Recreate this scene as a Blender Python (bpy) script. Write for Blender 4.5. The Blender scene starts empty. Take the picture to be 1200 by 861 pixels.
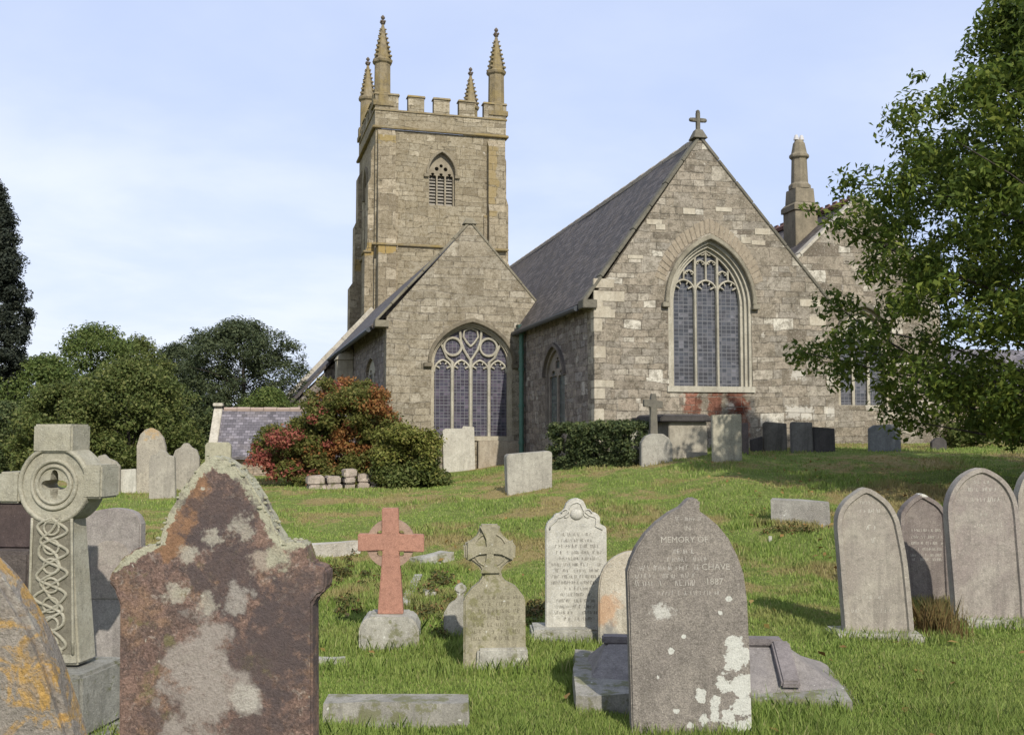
import bpy, bmesh, math, random
import numpy as np
from mathutils import Vector, Matrix, noise
from mathutils.geometry import tessellate_polygon

R = math.radians
random.seed(7)
SC = bpy.context.scene
COL = SC.collection

# ------------------------------------------------------------------ camera, sky, sun, exposure
F, CX, CY, HY, EYE = 1170.0, 600.0, 430.5, 505.0, 1.85      # focal length in photo pixels, image centre, horizon row
PITCH = math.atan((HY - CY) / F)
SUN_AZ, SUN_EL = R(19), R(37)                               # sun behind the viewer, a little to the right

cam_d = bpy.data.cameras.new('camera')
cam = bpy.data.objects.new('camera', cam_d)
COL.objects.link(cam)
cam_d.sensor_width = 36
cam_d.lens = 36 * F / 1200
cam_d.clip_start, cam_d.clip_end = 0.1, 3000
cam.location = (0, 0, EYE)
cam.rotation_euler = (math.pi / 2 + PITCH, 0, 0)
SC.camera = cam

SC.view_settings.view_transform = 'Standard'
SC.view_settings.look = 'None'
SC.view_settings.gamma = 1
SC.view_settings.exposure = 0.58

sun_d = bpy.data.lights.new('sun', 'SUN')
sun_d.energy = 3.2
sun_d.angle = R(0.55)
sun_d.color = (1.0, 0.955, 0.885)
sun = bpy.data.objects.new('sun', sun_d)
COL.objects.link(sun)
to_sun = Vector((math.sin(SUN_AZ) * math.cos(SUN_EL), -math.cos(SUN_AZ) * math.cos(SUN_EL), math.sin(SUN_EL)))
sun.rotation_euler = to_sun.to_track_quat('Z', 'Y').to_euler()


class NT:
    """short helper round a node tree"""
    def __init__(s, tree):
        s.t = tree
        s.t.nodes.clear()

    def n(s, kind, ins=None, **kw):
        nd = s.t.nodes.new(kind)
        for k, v in kw.items():
            setattr(nd, k, v)
        for k, v in (ins or {}).items():
            s.set(nd.inputs[k], v)
        return nd

    def set(s, sock, v):
        if isinstance(v, bpy.types.NodeSocket):
            s.t.links.new(v, sock)
        elif isinstance(v, bpy.types.Node):
            s.t.links.new(v.outputs[0], sock)
        else:
            if sock.type == 'RGBA' and len(v) == 3:
                v = (*v, 1)
            sock.default_value = v

    def math(s, op, a, b=None, c=None, clamp=False):
        nd = s.n('ShaderNodeMath', operation=op, use_clamp=clamp)
        for i, v in enumerate((a, b, c)):
            if v is not None:
                s.set(nd.inputs[i], v)
        return nd.outputs[0]

    def mix(s, f, a, b, mode='MIX'):
        nd = s.n('ShaderNodeMix', data_type='RGBA', blend_type=mode, clamp_factor=True)
        s.set(nd.inputs[0], f)
        s.set(nd.inputs[6], a)
        s.set(nd.inputs[7], b)
        return nd.outputs[2]

    def mixf(s, f, a, b):
        nd = s.n('ShaderNodeMix', data_type='FLOAT', clamp_factor=True)
        s.set(nd.inputs[0], f)
        s.set(nd.inputs[2], a)
        s.set(nd.inputs[3], b)
        return nd.outputs[0]

    def noise(s, vec, scale, detail=4, rough=0.55, dist=0.0):
        return s.n('ShaderNodeTexNoise', {'Vector': vec, 'Scale': scale, 'Detail': detail, 'Roughness': rough, 'Distortion': dist})

    def step(s, v, lo, hi):
        nd = s.n('ShaderNodeMapRange', {0: v, 1: lo, 2: hi, 3: 0.0, 4: 1.0}, interpolation_type='SMOOTHSTEP')
        return nd.outputs[0]

    def ramp(s, f, stops, interp='LINEAR'):
        nd = s.n('ShaderNodeValToRGB', {0: f})
        cr = nd.color_ramp
        cr.interpolation = interp
        while len(cr.elements) < len(stops):
            cr.elements.new(0.5)
        for e, (p, c) in zip(cr.elements, stops):
            e.position = p
            e.color = (*c, 1)
        return nd.outputs[0]

    def finish(s, col, height=None, rough=0.9, dist=0.02, spec=0.2, strength=1.0, trans=None):
        b = s.n('ShaderNodeBsdfPrincipled')
        s.set(b.inputs['Base Color'], col)
        s.set(b.inputs['Roughness'], rough)
        b.inputs['Specular IOR Level'].default_value = spec
        if height is not None:
            bp = s.n('ShaderNodeBump', {'Height': height, 'Distance': dist, 'Strength': strength})
            s.set(b.inputs['Normal'], bp)
        out = s.n('ShaderNodeOutputMaterial')
        if trans is not None:
            tr = s.n('ShaderNodeBsdfTranslucent', {'Color': col})
            mx = s.n('ShaderNodeMixShader', {0: trans, 1: b.outputs[0], 2: tr.outputs[0]})
            s.t.links.new(mx.outputs[0], out.inputs[0])
        else:
            s.t.links.new(b.outputs[0], out.inputs[0])


def mat(name):
    m = bpy.data.materials.new(name)
    m.use_nodes = True
    return m, NT(m.node_tree)


# ---- sky
world = bpy.data.worlds.new('World')
SC.world = world
world.use_nodes = True
w = NT(world.node_tree)
sky = w.n('ShaderNodeTexSky', sky_type='NISHITA', sun_disc=False, sun_elevation=SUN_EL, sun_rotation=math.pi - SUN_AZ,
          air_density=1.0, dust_density=1.2, ozone_density=1.6)
d = w.n('ShaderNodeTexCoord').outputs['Generated']
sp = w.n('ShaderNodeSeparateXYZ', {0: d})
zz = w.math('ADD', w.math('MAXIMUM', sp.outputs[2], 0.0), 0.18)
cv = w.n('ShaderNodeCombineXYZ', {0: w.math('DIVIDE', sp.outputs[0], zz), 1: w.math('DIVIDE', sp.outputs[1], zz), 2: 0.0})
n1 = w.noise(cv, 0.55, 5, 0.5, 0.3)
n2 = w.noise(cv, 1.7, 5, 0.55, 0.2)
fld = w.math('ADD', w.math('MULTIPLY', n1.outputs[0], 0.75), w.math('MULTIPLY', n2.outputs[0], 0.25))
bank = w.math('MULTIPLY', w.step(sp.outputs[0], 0.12, -0.38), w.step(sp.outputs[2], 0.44, 0.08))
low = w.step(sp.outputs[2], 0.20, 0.0)
cl = w.step(w.math('ADD', w.math('ADD', fld, w.math('MULTIPLY', bank, 0.28)), w.math('MULTIPLY', low, 0.05)), 0.40, 0.86)
cloudcol = w.mix(w.step(n2.outputs[0], 0.35, 0.65), (5.2, 5.75, 6.8), (5.9, 6.3, 7.0))
base = w.mix(0.82, sky.outputs[0], (4.05, 4.75, 6.7))
col = w.mix(w.math('MULTIPLY', cl, 0.93), base, cloudcol)
bg = w.n('ShaderNodeBackground', {0: col, 1: 0.106})
wo = w.n('ShaderNodeOutputWorld')
w.t.links.new(bg.outputs[0], wo.inputs[0])


# ------------------------------------------------------------------ measuring helpers
def ray(px, py):
    zc = (CY - py) / F
    c, s = math.cos(PITCH), math.sin(PITCH)
    v = Vector(((px - CX) / F, c - s * zc, s + c * zc))
    return v / v.y


def at(px, py, Y):
    v = ray(px, py) * Y
    return Vector((v.x, v.y, v.z + EYE))


def sstep(x, a, b):
    t = min(1, max(0, (x - a) / (b - a)))
    return t * t * (3 - 2 * t)


def lerp_table(y, tab):
    if y <= tab[0][0]:
        return tab[0][1]
    for (a, za), (b, zb) in zip(tab, tab[1:]):
        if y <= b:
            return za + (zb - za) * (y - a) / (b - a)
    return tab[-1][1]


GL = [(0, -1.84), (9, -1.85), (12.5, -1.81), (15.5, -1.64), (18, -1.56), (28, -1.50), (36, -1.46), (60, -1.4), (120, -1.5), (400, -2.5)]
GR = [(0, -1.84), (9, -1.85), (11, -1.80), (14, -1.46), (17.5, -1.08), (20, -0.92), (26, -0.55), (32, -0.42), (60, -0.5), (120, -1.5), (400, -2.5)]


def ground(X, Y):
    s = sstep(X, -3.2, 5.0)
    z = lerp_table(Y, GL) * (1 - s) + lerp_table(Y, GR) * s
    k = min(1.0, 12.0 / max(1.0, Y))
    z += 0.13 * noise.noise(Vector((X * 0.8, Y * 0.8, 7.7))) * sstep(Y, 10.5, 13.5) * (1 - sstep(Y, 24, 28))
    z += 0.05 * noise.noise(Vector((X * 0.35, Y * 0.35, 0.3))) + 0.025 * noise.noise(Vector((X * 1.3, Y * 1.3, 4.2))) * (0.4 + 0.6 * k)
    return z + EYE


def onground(px, py):
    """where the sight line through a photo pixel meets the turf"""
    v = ray(px, py)
    lo = 2.0
    Y = lo
    while Y < 200:
        if EYE + v.z * Y < ground(v.x * Y, Y):
            break
        lo = Y
        Y += 0.1
    hi = Y
    for _ in range(20):
        m = (lo + hi) / 2
        if EYE + v.z * m < ground(v.x * m, m):
            hi = m
        else:
            lo = m
    return Vector((v.x * hi, hi, ground(v.x * hi, hi)))


class Fr:
    """an upright local frame: x along the face, y away from the viewer, z up"""
    def __init__(s, X, Y, Z=0.0, rot=0.0):
        s.o = Vector((X, Y, Z))
        s.rot = rot
        s.c, s.s = math.cos(rot), math.sin(rot)

    def to_local(s, v):
        return Vector((s.c * v.x + s.s * v.y, -s.s * v.x + s.c * v.y, v.z))

    def px(s, px, py, d=0.0):
        p = s.to_local(Vector((0, 0, EYE)) - s.o)
        v = s.to_local(ray(px, py))
        t = (d - p.y) / v.y
        return (p.x + t * v.x, p.z + t * v.z)

    def world(s, x, y, z):
        return Vector((s.o.x + s.c * x - s.s * y, s.o.y + s.s * x + s.c * y, s.o.z + z))


WORLD = Fr(0, 0, 0, 0)


class MB:
    """collects shapes into one mesh"""
    def __init__(s):
        s.bm = bmesh.new()

    def poly(s, pts):
        vs = [s.bm.verts.new(p) for p in pts]
        try:
            s.bm.faces.new(vs)
        except ValueError:
            pass
        return vs

    def hexa(s, b, t):
        b = [s.bm.verts.new(p) for p in b]
        t = [s.bm.verts.new(p) for p in t]
        s.bm.faces.new(b[::-1])
        s.bm.faces.new(t)
        n = len(b)
        for i in range(n):
            s.bm.faces.new((b[i], b[(i + 1) % n], t[(i + 1) % n], t[i]))

    def box(s, x0, x1, y0, y1, z0, z1, top=(0, 0)):
        a, c = top
        s.hexa([(x0, y0, z0), (x1, y0, z0), (x1, y1, z0), (x0, y1, z0)],
               [(x0 + a, y0 + c, z1), (x1 - a, y0 + c, z1), (x1 - a, y1 - c, z1), (x0 + a, y1 - c, z1)])

    def prism(s, outer, y0, y1, holes=()):
        """outline in (x, z), thickness from y0 to y1"""
        if not holes:
            s.hexa([(x, y0, z) for x, z in outer], [(x, y1, z) for x, z in outer])
            return
        loops = [outer] + list(holes)
        tris = tessellate_polygon([[Vector((x, z, 0)) for x, z in l] for l in loops])
        flat = [p for l in loops for p in l]
        f = [s.bm.verts.new((x, y0, z)) for x, z in flat]
        b = [s.bm.verts.new((x, y1, z)) for x, z in flat]
        for t in tris:
            try:
                s.bm.faces.new([f[i] for i in t])
                s.bm.faces.new([b[i] for i in reversed(t)])
            except ValueError:
                pass
        k = 0
        for l in loops:
            n = len(l)
            for i in range(n):
                i0, i1 = k + i, k + (i + 1) % n
                try:
                    s.bm.faces.new((f[i0], f[i1], b[i1], b[i0]))
                except ValueError:
                    pass
            k += n

    def tube(s, pts, rad, n=8, cap=True):
        pts = [Vector(p) for p in pts]
        if not hasattr(rad, '__len__'):
            rad = [rad] * len(pts)
        rings = []
        prev = None
        for i, p in enumerate(pts):
            tg = (pts[min(i + 1, len(pts) - 1)] - pts[max(i - 1, 0)]).normalized()
            if prev is None:
                ax = tg.orthogonal().normalized()
            else:
                ax = (prev - tg * prev.dot(tg)).normalized()
            prev = ax
            bx = tg.cross(ax)
            rings.append([s.bm.verts.new(p + (ax * math.cos(2 * math.pi * k / n) + bx * math.sin(2 * math.pi * k / n)) * rad[i]) for k in range(n)])
        for a, b in zip(rings, rings[1:]):
            for k in range(n):
                s.bm.faces.new((a[k], a[(k + 1) % n], b[(k + 1) % n], b[k]))
        if cap:
            s.bm.faces.new(rings[0][::-1])
            s.bm.faces.new(rings[-1])

    def lathe(s, prof, c, n=8, turn=0.0, sq=False):
        """profile of (radius, z) turned round the vertical through c"""
        rings = []
        for r, z in prof:
            rings.append([s.bm.verts.new((c[0] + r * math.cos(turn + 2 * math.pi * k / n), c[1] + r * math.sin(turn + 2 * math.pi * k / n), c[2] + z)) for k in range(n)])
        for a, b in zip(rings, rings[1:]):
            for k in range(n):
                s.bm.faces.new((a[k], a[(k + 1) % n], b[(k + 1) % n], b[k]))
        s.bm.faces.new(rings[0][::-1])
        s.bm.faces.new(rings[-1])

    def ball(s, c, r, sub=1, squash=(1, 1, 1)):
        m = Matrix.Translation(c) @ Matrix.Diagonal((r * squash[0], r * squash[1], r * squash[2], 1))
        bmesh.ops.create_icosphere(s.bm, subdivisions=sub, radius=1, matrix=m)

    def rough(s, amp, scale, cuts=0, seed=0.0):
        """break up hard man-made surfaces a little"""
        if cuts:
            bmesh.ops.subdivide_edges(s.bm, edges=s.bm.edges[:], cuts=cuts, use_grid_fill=True)
        for v in s.bm.verts:
            p = v.co * scale + Vector((seed, seed * 2.1, -seed))
            v.co += noise.noise_vector(p) * amp

    def build(s, name, m, parent=None, fr=None, bevel=0.0, seg=2, smooth=False, props=None):
        bm = s.bm
        bmesh.ops.remove_doubles(bm, verts=bm.verts[:], dist=1e-5)
        bmesh.ops.recalc_face_normals(bm, faces=bm.faces[:])
        if bevel:
            es = [e for e in bm.edges if len(e.link_faces) == 2 and e.calc_face_angle(0) > R(28)]
            bmesh.ops.bevel(bm, geom=es, offset=bevel, segments=seg, affect='EDGES', clamp_overlap=True)
        bm.normal_update()
        uv = bm.loops.layers.uv.new('UVMap')
        for f in bm.faces:
            n = f.normal
            if abs(n.z) > 0.96:
                for l in f.loops:
                    l[uv].uv = (l.vert.co.x, l.vert.co.y)
            else:
                t = Vector((-n.y, n.x, 0)).normalized()
                b = n.cross(t)
                for l in f.loops:
                    l[uv].uv = (l.vert.co.dot(t), l.vert.co.dot(b))
            f.smooth = smooth
        me = bpy.data.meshes.new(name)
        bm.to_mesh(me)
        bm.free()
        me.materials.append(m)
        return link(name, me, parent, fr, props)


def link(name, me, parent=None, fr=None, props=None):
    o = bpy.data.objects.new(name, me)
    COL.objects.link(o)
    if fr is not None:
        o.location = fr.o
        o.rotation_euler = (0, 0, fr.rot)
    if parent is not None:
        o.parent = parent
    for k, v in (props or {}).items():
        o[k] = v
    return o


def tag(o, label=None, cat=None, group=None, kind=None):
    if label:
        o['label'] = label
    if cat:
        o['category'] = cat
    if group:
        o['group'] = group
    if kind or cat:
        o['kind'] = kind or 'thing'
    return o


def empty(name, loc=(0, 0, 0), rot=(0, 0, 0), label=None, cat=None, group=None):
    o = bpy.data.objects.new(name, None)
    COL.objects.link(o)
    o.location = loc
    o.rotation_euler = rot
    o.empty_display_size = 0.2
    return tag(o, label, cat, group)


# ------------------------------------------------------------------ materials
def objco(t):
    return t.n('ShaderNodeTexCoord').outputs['Object']


def masonry(name, rowh, bw, ramp, mortar, stain=(0.10, 0.085, 0.06), lichen=0.35, boxes=(), big=0.72, gap=0.012, bump=0.042, lich_col=(0.50, 0.46, 0.38), wide=True):
    m, t = mat(name)
    uv = t.n('ShaderNodeUVMap').outputs[0]
    nf = t.noise(uv, 5.0, 3)
    off = t.n('ShaderNodeVectorMath', {0: nf.outputs['Color'], 1: (0.5, 0.5, 0.5)}, operation='SUBTRACT')
    off = t.n('ShaderNodeVectorMath', {0: off.outputs[0], 3: 0.055}, operation='SCALE')
    uvd = t.n('ShaderNodeVectorMath', {0: uv, 1: off.outputs[0]}, operation='ADD').outputs[0]
    sp = t.n('ShaderNodeSeparateXYZ', {0: uvd})
    wav = t.noise(t.n('ShaderNodeVectorMath', {0: uv, 1: (0.22, 1.7, 1.0)}, operation='MULTIPLY').outputs[0], 1.0, 2)
    v = t.math('ADD', sp.outputs[1], t.math('MULTIPLY', t.math('SUBTRACT', wav.outputs[0], 0.5), 0.55 * rowh / 0.2))

    def layer(rh, w, seed):
        row = t.math('FLOOR', t.math('DIVIDE', v, rh))
        wn = t.n('ShaderNodeTexWhiteNoise', {'W': t.math('ADD', row, seed)}, noise_dimensions='1D').outputs[0]
        u = t.math('ADD', t.math('MULTIPLY', sp.outputs[0], t.math('ADD', 0.7, t.math('MULTIPLY', wn, 0.75))), t.math('MULTIPLY', wn, 23.0))
        nx = t.noise(t.n('ShaderNodeCombineXYZ', {0: u, 1: row, 2: seed}), 0.9, 1)
        u = t.math('ADD', u, t.math('MULTIPLY', nx.outputs[0], 0.9 * w))
        cv = t.n('ShaderNodeCombineXYZ', {0: u, 1: v, 2: 0.0})
        b = t.n('ShaderNodeTexBrick', {'Vector': cv, 'Color1': (0, 0, 0), 'Color2': (1, 1, 1), 'Mortar': (0.5, 0.5, 0.5), 'Scale': 1.0,
                                       'Mortar Size': gap, 'Mortar Smooth': 0.5, 'Bias': 0.0, 'Brick Width': w, 'Row Height': rh})
        return b
    a = layer(rowh, bw, 3.0)
    c = layer(rowh * 2, bw * 1.35, 11.0)
    sel = t.math('GREATER_THAN', c.outputs[0], big)
    cval = t.math('FRACT', t.math('MULTIPLY', c.outputs[0], 37.7))
    val = t.mixf(sel, a.outputs[0], cval)
    fac = t.mixf(sel, a.outputs[1], c.outputs[1])
    col = t.ramp(val, ramp)
    big_n = t.noise(uv, 0.55, 5, 0.6)
    mid_n = t.noise(uv, 4.5, 5, 0.65)
    fin_n = t.noise(uv, 38.0, 4, 0.7)
    col = t.mix(t.math('MULTIPLY', t.step(mid_n.outputs[0], 0.42, 0.66), 0.65), col, stain)
    col = t.mix(t.math('MULTIPLY', t.step(big_n.outputs[0], 0.42, 0.70), 0.5), col, stain)
    spk = t.noise(uv, 13.0, 6, 0.78, 0.3)
    sp2 = t.noise(t.n('ShaderNodeVectorMath', {0: uv, 1: (7.3, 3.1, 0.0)}, operation='ADD').outputs[0], 19.0, 5, 0.75, 0.3)
    col = t.mix(t.math('MULTIPLY', t.step(spk.outputs[0], 0.48, 0.64), 0.58), col, tuple(x * 0.75 for x in stain))
    col = t.mix(t.math('MULTIPLY', t.step(sp2.outputs[0], 0.545, 0.66), 0.62), col, (0.47, 0.435, 0.35))
    col = t.mix(0.6, col, t.mix(fin_n.outputs[0], (0.12, 0.12, 0.11), (1.0, 0.99, 0.96)), 'OVERLAY')
    for (u0, u1, v0, v1, bc, amt, sc) in boxes:
        s2 = t.n('ShaderNodeSeparateXYZ', {0: uv})
        wob = t.math('MULTIPLY', t.math('SUBTRACT', t.noise(uv, sc, 4, 0.6).outputs[0], 0.5), 1.3 * min(u1 - u0, v1 - v0))
        mu = t.math('SUBTRACT', (u1 - u0) / 2, t.math('ABSOLUTE', t.math('SUBTRACT', s2.outputs[0], (u0 + u1) / 2)))
        mv = t.math('SUBTRACT', (v1 - v0) / 2, t.math('ABSOLUTE', t.math('SUBTRACT', s2.outputs[1], (v0 + v1) / 2)))
        md = t.math('ADD', t.math('MINIMUM', mu, mv), wob)
        col = t.mix(t.math('MULTIPLY', t.step(md, -0.02, 0.12), amt), col, bc, 'MULTIPLY' if bc[0] > 2 * bc[1] else 'MIX')
    if lichen:
        ln = t.noise(uv, 3.3, 6, 0.7)
        l2 = t.noise(uv, 1.1, 2)
        lm = t.step(t.math('ADD', ln.outputs[0], t.math('MULTIPLY', t.math('SUBTRACT', l2.outputs[0], 0.5), 0.5)), 0.70 - 0.06 * lichen, 0.735 - 0.06 * lichen)
        col = t.mix(t.math('MULTIPLY', lm, 0.7), col, lich_col)
    mcol = t.mix(t.step(mid_n.outputs[0], 0.38, 0.62), tuple(x * 1.5 for x in mortar), tuple(x * 0.42 for x in mortar))
    col = t.mix(t.math('MULTIPLY', fac, 0.8), col, mcol)
    h = t.math('ADD', t.math('MULTIPLY', t.math('SUBTRACT', 1.0, fac), 0.55), t.math('MULTIPLY', val, 0.25))
    h = t.math('ADD', h, t.math('MULTIPLY', mid_n.outputs[0], 0.5))
    h = t.math('ADD', h, t.math('MULTIPLY', spk.outputs[0], 0.5))
    h = t.math('ADD', h, t.math('MULTIPLY', fin_n.outputs[0], 0.16))
    t.finish(col, h, 0.92, bump, 0.15)
    return m


def stone(name, a, b, spots=0.3, spot_col=(0.55, 0.54, 0.46), moss=0.0, moss_col=(0.13, 0.13, 0.05), sc=1.0, patches=(), grain=0.6, bump=0.006, streak=0.35, extra=None, bands=()):
    """weathered gravestone: two tones, grain, drip streaks, lichen rosettes, moss and given patches (x, z, radius, colour, amount, edge)"""
    m, t = mat(name)
    co = objco(t)
    n1 = t.noise(co, 2.6 * sc, 6, 0.62, 0.4)
    n2 = t.noise(co, 14 * sc, 6, 0.7)
    n3 = t.noise(co, 75 * sc, 3, 0.7)
    col = t.mix(t.step(n1.outputs[0], 0.34, 0.66), a, b)
    st = t.noise(t.n('ShaderNodeVectorMath', {0: co, 1: (9.0, 9.0, 0.9)}, operation='MULTIPLY').outputs[0], 1.2 * sc, 5, 0.6)
    dark = tuple(x * 0.42 for x in a)
    col = t.mix(t.math('MULTIPLY', t.step(st.outputs[0], 0.48, 0.72), streak), col, dark)
    col = t.mix(t.math('MULTIPLY', t.step(n2.outputs[0], 0.46, 0.7), 0.45), col, dark)
    if extra:
        for (sc2, lo, hi, c2, am) in extra:
            nx = t.noise(co, sc2, 6, 0.65, 0.6)
            col = t.mix(t.math('MULTIPLY', t.step(nx.outputs[0], lo, hi), am), col, c2)
    n4 = t.noise(co, 30 * sc, 6, 0.78, 0.3)
    n5 = t.noise(t.n('ShaderNodeVectorMath', {0: co, 1: (5.1, 2.3, 9.7)}, operation='ADD').outputs[0], 42 * sc, 5, 0.75, 0.3)
    lite = tuple(min(0.6, x * 1.55 + 0.03) for x in a)
    col = t.mix(t.math('MULTIPLY', t.step(n4.outputs[0], 0.50, 0.66), 0.6 * grain), col, dark)
    col = t.mix(t.math('MULTIPLY', t.step(n5.outputs[0], 0.55, 0.68), 0.65 * grain), col, lite)
    col = t.mix(grain, col, t.mix(n3.outputs[0], (0.1, 0.1, 0.1), (0.93, 0.93, 0.91)), 'OVERLAY')
    for (x0, z0, x1, z1, wd, bc, am, e) in bands:
        sp = t.n('ShaderNodeSeparateXYZ', {0: co})
        L_ = math.hypot(x1 - x0, z1 - z0)
        ux, uz = (x1 - x0) / L_, (z1 - z0) / L_
        dx = t.math('SUBTRACT', sp.outputs[0], x0)
        dz = t.math('SUBTRACT', sp.outputs[2], z0)
        al = t.math('ADD', t.math('MULTIPLY', dx, ux), t.math('MULTIPLY', dz, uz))
        pe = t.math('ABSOLUTE', t.math('SUBTRACT', t.math('MULTIPLY', dx, uz), t.math('MULTIPLY', dz, ux)))
        over = t.math('MAXIMUM', t.math('SUBTRACT', t.math('ABSOLUTE', t.math('SUBTRACT', al, L_ / 2)), L_ / 2), 0.0)
        pn = t.noise(co, e, 6, 0.7)
        f = t.math('ADD', t.math('SUBTRACT', 1.0, t.math('DIVIDE', t.math('ADD', pe, over), wd)), t.math('MULTIPLY', t.math('SUBTRACT', pn.outputs[0], 0.52), 3.2))
        col = t.mix(t.math('MULTIPLY', t.step(f, 0.0, 0.3), am), col, bc)
    if moss:
        mn = t.noise(co, 5 * sc, 6, 0.7)
        col = t.mix(t.math('MULTIPLY', t.step(mn.outputs[0], 0.62 - 0.2 * moss, 0.70 - 0.2 * moss), 0.7), col, moss_col)
    if spots:
        vo = t.n('ShaderNodeTexVoronoi', {'Vector': t.n('ShaderNodeVectorMath', {0: co, 1: t.n('ShaderNodeVectorMath', {0: n2.outputs['Color'], 3: 0.05}, operation='SCALE').outputs[0]}, operation='ADD').outputs[0], 'Scale': 13 * sc, 'Randomness': 1.0})
        pick = t.n('ShaderNodeSeparateColor', {0: vo.outputs['Color']})
        lim = t.math('MULTIPLY', t.math('SUBTRACT', pick.outputs[0], 1.0 - spots), 0.75)
        sm = t.step(t.math('SUBTRACT', lim, vo.outputs['Distance']), -0.02, 0.06)
        col = t.mix(t.math('MULTIPLY', sm, 0.8), col, spot_col)
    for (x, z, r, c, am, e) in patches:
        sp = t.n('ShaderNodeSeparateXYZ', {0: co})
        dx = t.math('SUBTRACT', sp.outputs[0], x)
        dz = t.math('SUBTRACT', sp.outputs[2], z)
        ds = t.math('SQRT', t.math('ADD', t.math('MULTIPLY', dx, dx), t.math('MULTIPLY', dz, dz)))
        pn = t.noise(co, e, 5, 0.65)
        f = t.math('ADD', t.math('SUBTRACT', 1.0, t.math('DIVIDE', ds, r)), t.math('MULTIPLY', t.math('SUBTRACT', pn.outputs[0], 0.52), 3.6))
        soft = 0.15 if c[0] > 0.5 else 0.55
        col = t.mix(t.math('MULTIPLY', t.step(f, 0.0 if c[0] > 0.5 else -0.1, soft), am), col, c)
    if patches or bands:
        col = t.mix(t.math('MULTIPLY', t.step(n4.outputs[0], 0.52, 0.66), 0.45 * grain), col, dark)
        col = t.mix(0.55 * grain, col, t.mix(n3.outputs[0], (0.1, 0.1, 0.1), (0.93, 0.93, 0.91)), 'OVERLAY')
    h = t.math('ADD', t.math('MULTIPLY', n2.outputs[0], 0.7), t.math('MULTIPLY', n3.outputs[0], 0.5))
    h = t.math('ADD', h, t.math('MULTIPLY', n4.outputs[0], 0.5))
    t.finish(col, h, 0.9, bump, 0.15)
    return m


def leafmat(name, c1, c2, c3, trans=0.3):
    m, t = mat(name)
    rnd = t.n('ShaderNodeNewGeometry').outputs['Random Per Island']
    col = t.ramp(rnd, [(0.0, c1), (0.55, c2), (1.0, c3)])
    nz = t.noise(objco(t), 0.8, 3)
    col = t.mix(t.math('MULTIPLY', t.step(nz.outputs[0], 0.35, 0.65), 0.35), col, c1)
    t.finish(col, None, 0.6, spec=0.16, trans=trans)
    return m


def plain(name, c, rough=0.7, var=0.25, sc=6.0, bump=0.003, metal=False):
    m, t = mat(name)
    co = objco(t)
    n = t.noise(co, sc, 5, 0.65)
    col = t.mix(n.outputs[0], tuple(x * (1 - var) for x in c), tuple(min(1, x * (1 + var)) for x in c))
    t.finish(col, n.outputs[0], rough, bump, 0.3)
    return m

# ------------------------------------------------------------------ the church
WARM = [(0.0, (0.150, 0.124, 0.096)), (0.2, (0.265, 0.226, 0.172)), (0.5, (0.315, 0.268, 0.206)), (0.74, (0.270, 0.242, 0.200)), (0.86, (0.375, 0.330, 0.262)), (0.94, (0.42, 0.375, 0.30)), (1.0, (0.58, 0.54, 0.45))]
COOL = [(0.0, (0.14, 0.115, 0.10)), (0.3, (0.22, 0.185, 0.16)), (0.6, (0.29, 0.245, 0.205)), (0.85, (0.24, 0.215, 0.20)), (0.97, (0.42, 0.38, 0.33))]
ASH = [(0.0, (0.190, 0.162, 0.118)), (0.3, (0.280, 0.244, 0.180)), (0.6, (0.308, 0.266, 0.196)), (0.85, (0.285, 0.254, 0.196)), (0.97, (0.40, 0.355, 0.275))]
MORT = (0.22, 0.19, 0.145)

CH = Fr(*at(697, 505, 28.0).xy, 0.0, R(13.5))
AI = Fr(*at(452, 505, 34.6).xy, 0.0, R(15.5))
TW = Fr(*at(437, 505, 60.0).xy, 0.0, R(15.5))
ZT_ = lambda y: TW.px(448, y)[1]
WT_ = TW.px(592, 300)[0]

# red stained stones under the east window, dark damp course near the turf
bx0, bz1 = CH.px(799, 456)
bx1, bz0 = CH.px(872, 500)
redboxes = []
for a, b in ((799, 823), (829, 848), (852, 874)):
    u0, v1 = CH.px(a, 455)
    u1, v0 = CH.px(b, 488)
    redboxes.append((u0, u1, v0, v1, (0.72, 0.33, 0.27), 0.9, 5.0))
u0, v1 = CH.px(860, 470)
u1, v0 = CH.px(880, 512)
redboxes.append((u0, u1, v0, v1, (0.9, 0.44, 0.34), 0.7, 5.0))
pale = []
for a, b, c, e in ((920, 955, 474, 492), (926, 945, 432, 446), (966, 985, 476, 490), (850, 862, 470, 480)):
    u0, v1 = CH.px(a, c)
    u1, v0 = CH.px(b, e)
    pale.append((u0, u1, v0, v1, (0.62, 0.58, 0.49), 0.6, 13.0))
M_chancel = masonry('granite_rubble', 0.20, 0.46, WARM, MORT, boxes=redboxes + pale, lichen=0.25, big=0.70)
M_side = masonry('granite_rubble_shade_tinted', 0.18, 0.38, COOL, MORT, lichen=0.2, big=0.78, stain=(0.085, 0.07, 0.062))  # darker, purpler copy of the rubble: side wall shade put into the colour
M_aisle = masonry('granite_ashlar_aisle', 0.24, 0.58, ASH, MORT, lichen=0.3, big=0.70, stain=(0.125, 0.10, 0.062))
M_tower = masonry('granite_ashlar_tower', 0.36, 0.80, [(p, (c[0] * 0.97, c[1] * 0.95, c[2] * 0.89)) for p, c in ASH], (0.17, 0.142, 0.095), lichen=0.1, big=0.86, stain=(0.135, 0.105, 0.058), gap=0.016)
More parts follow.
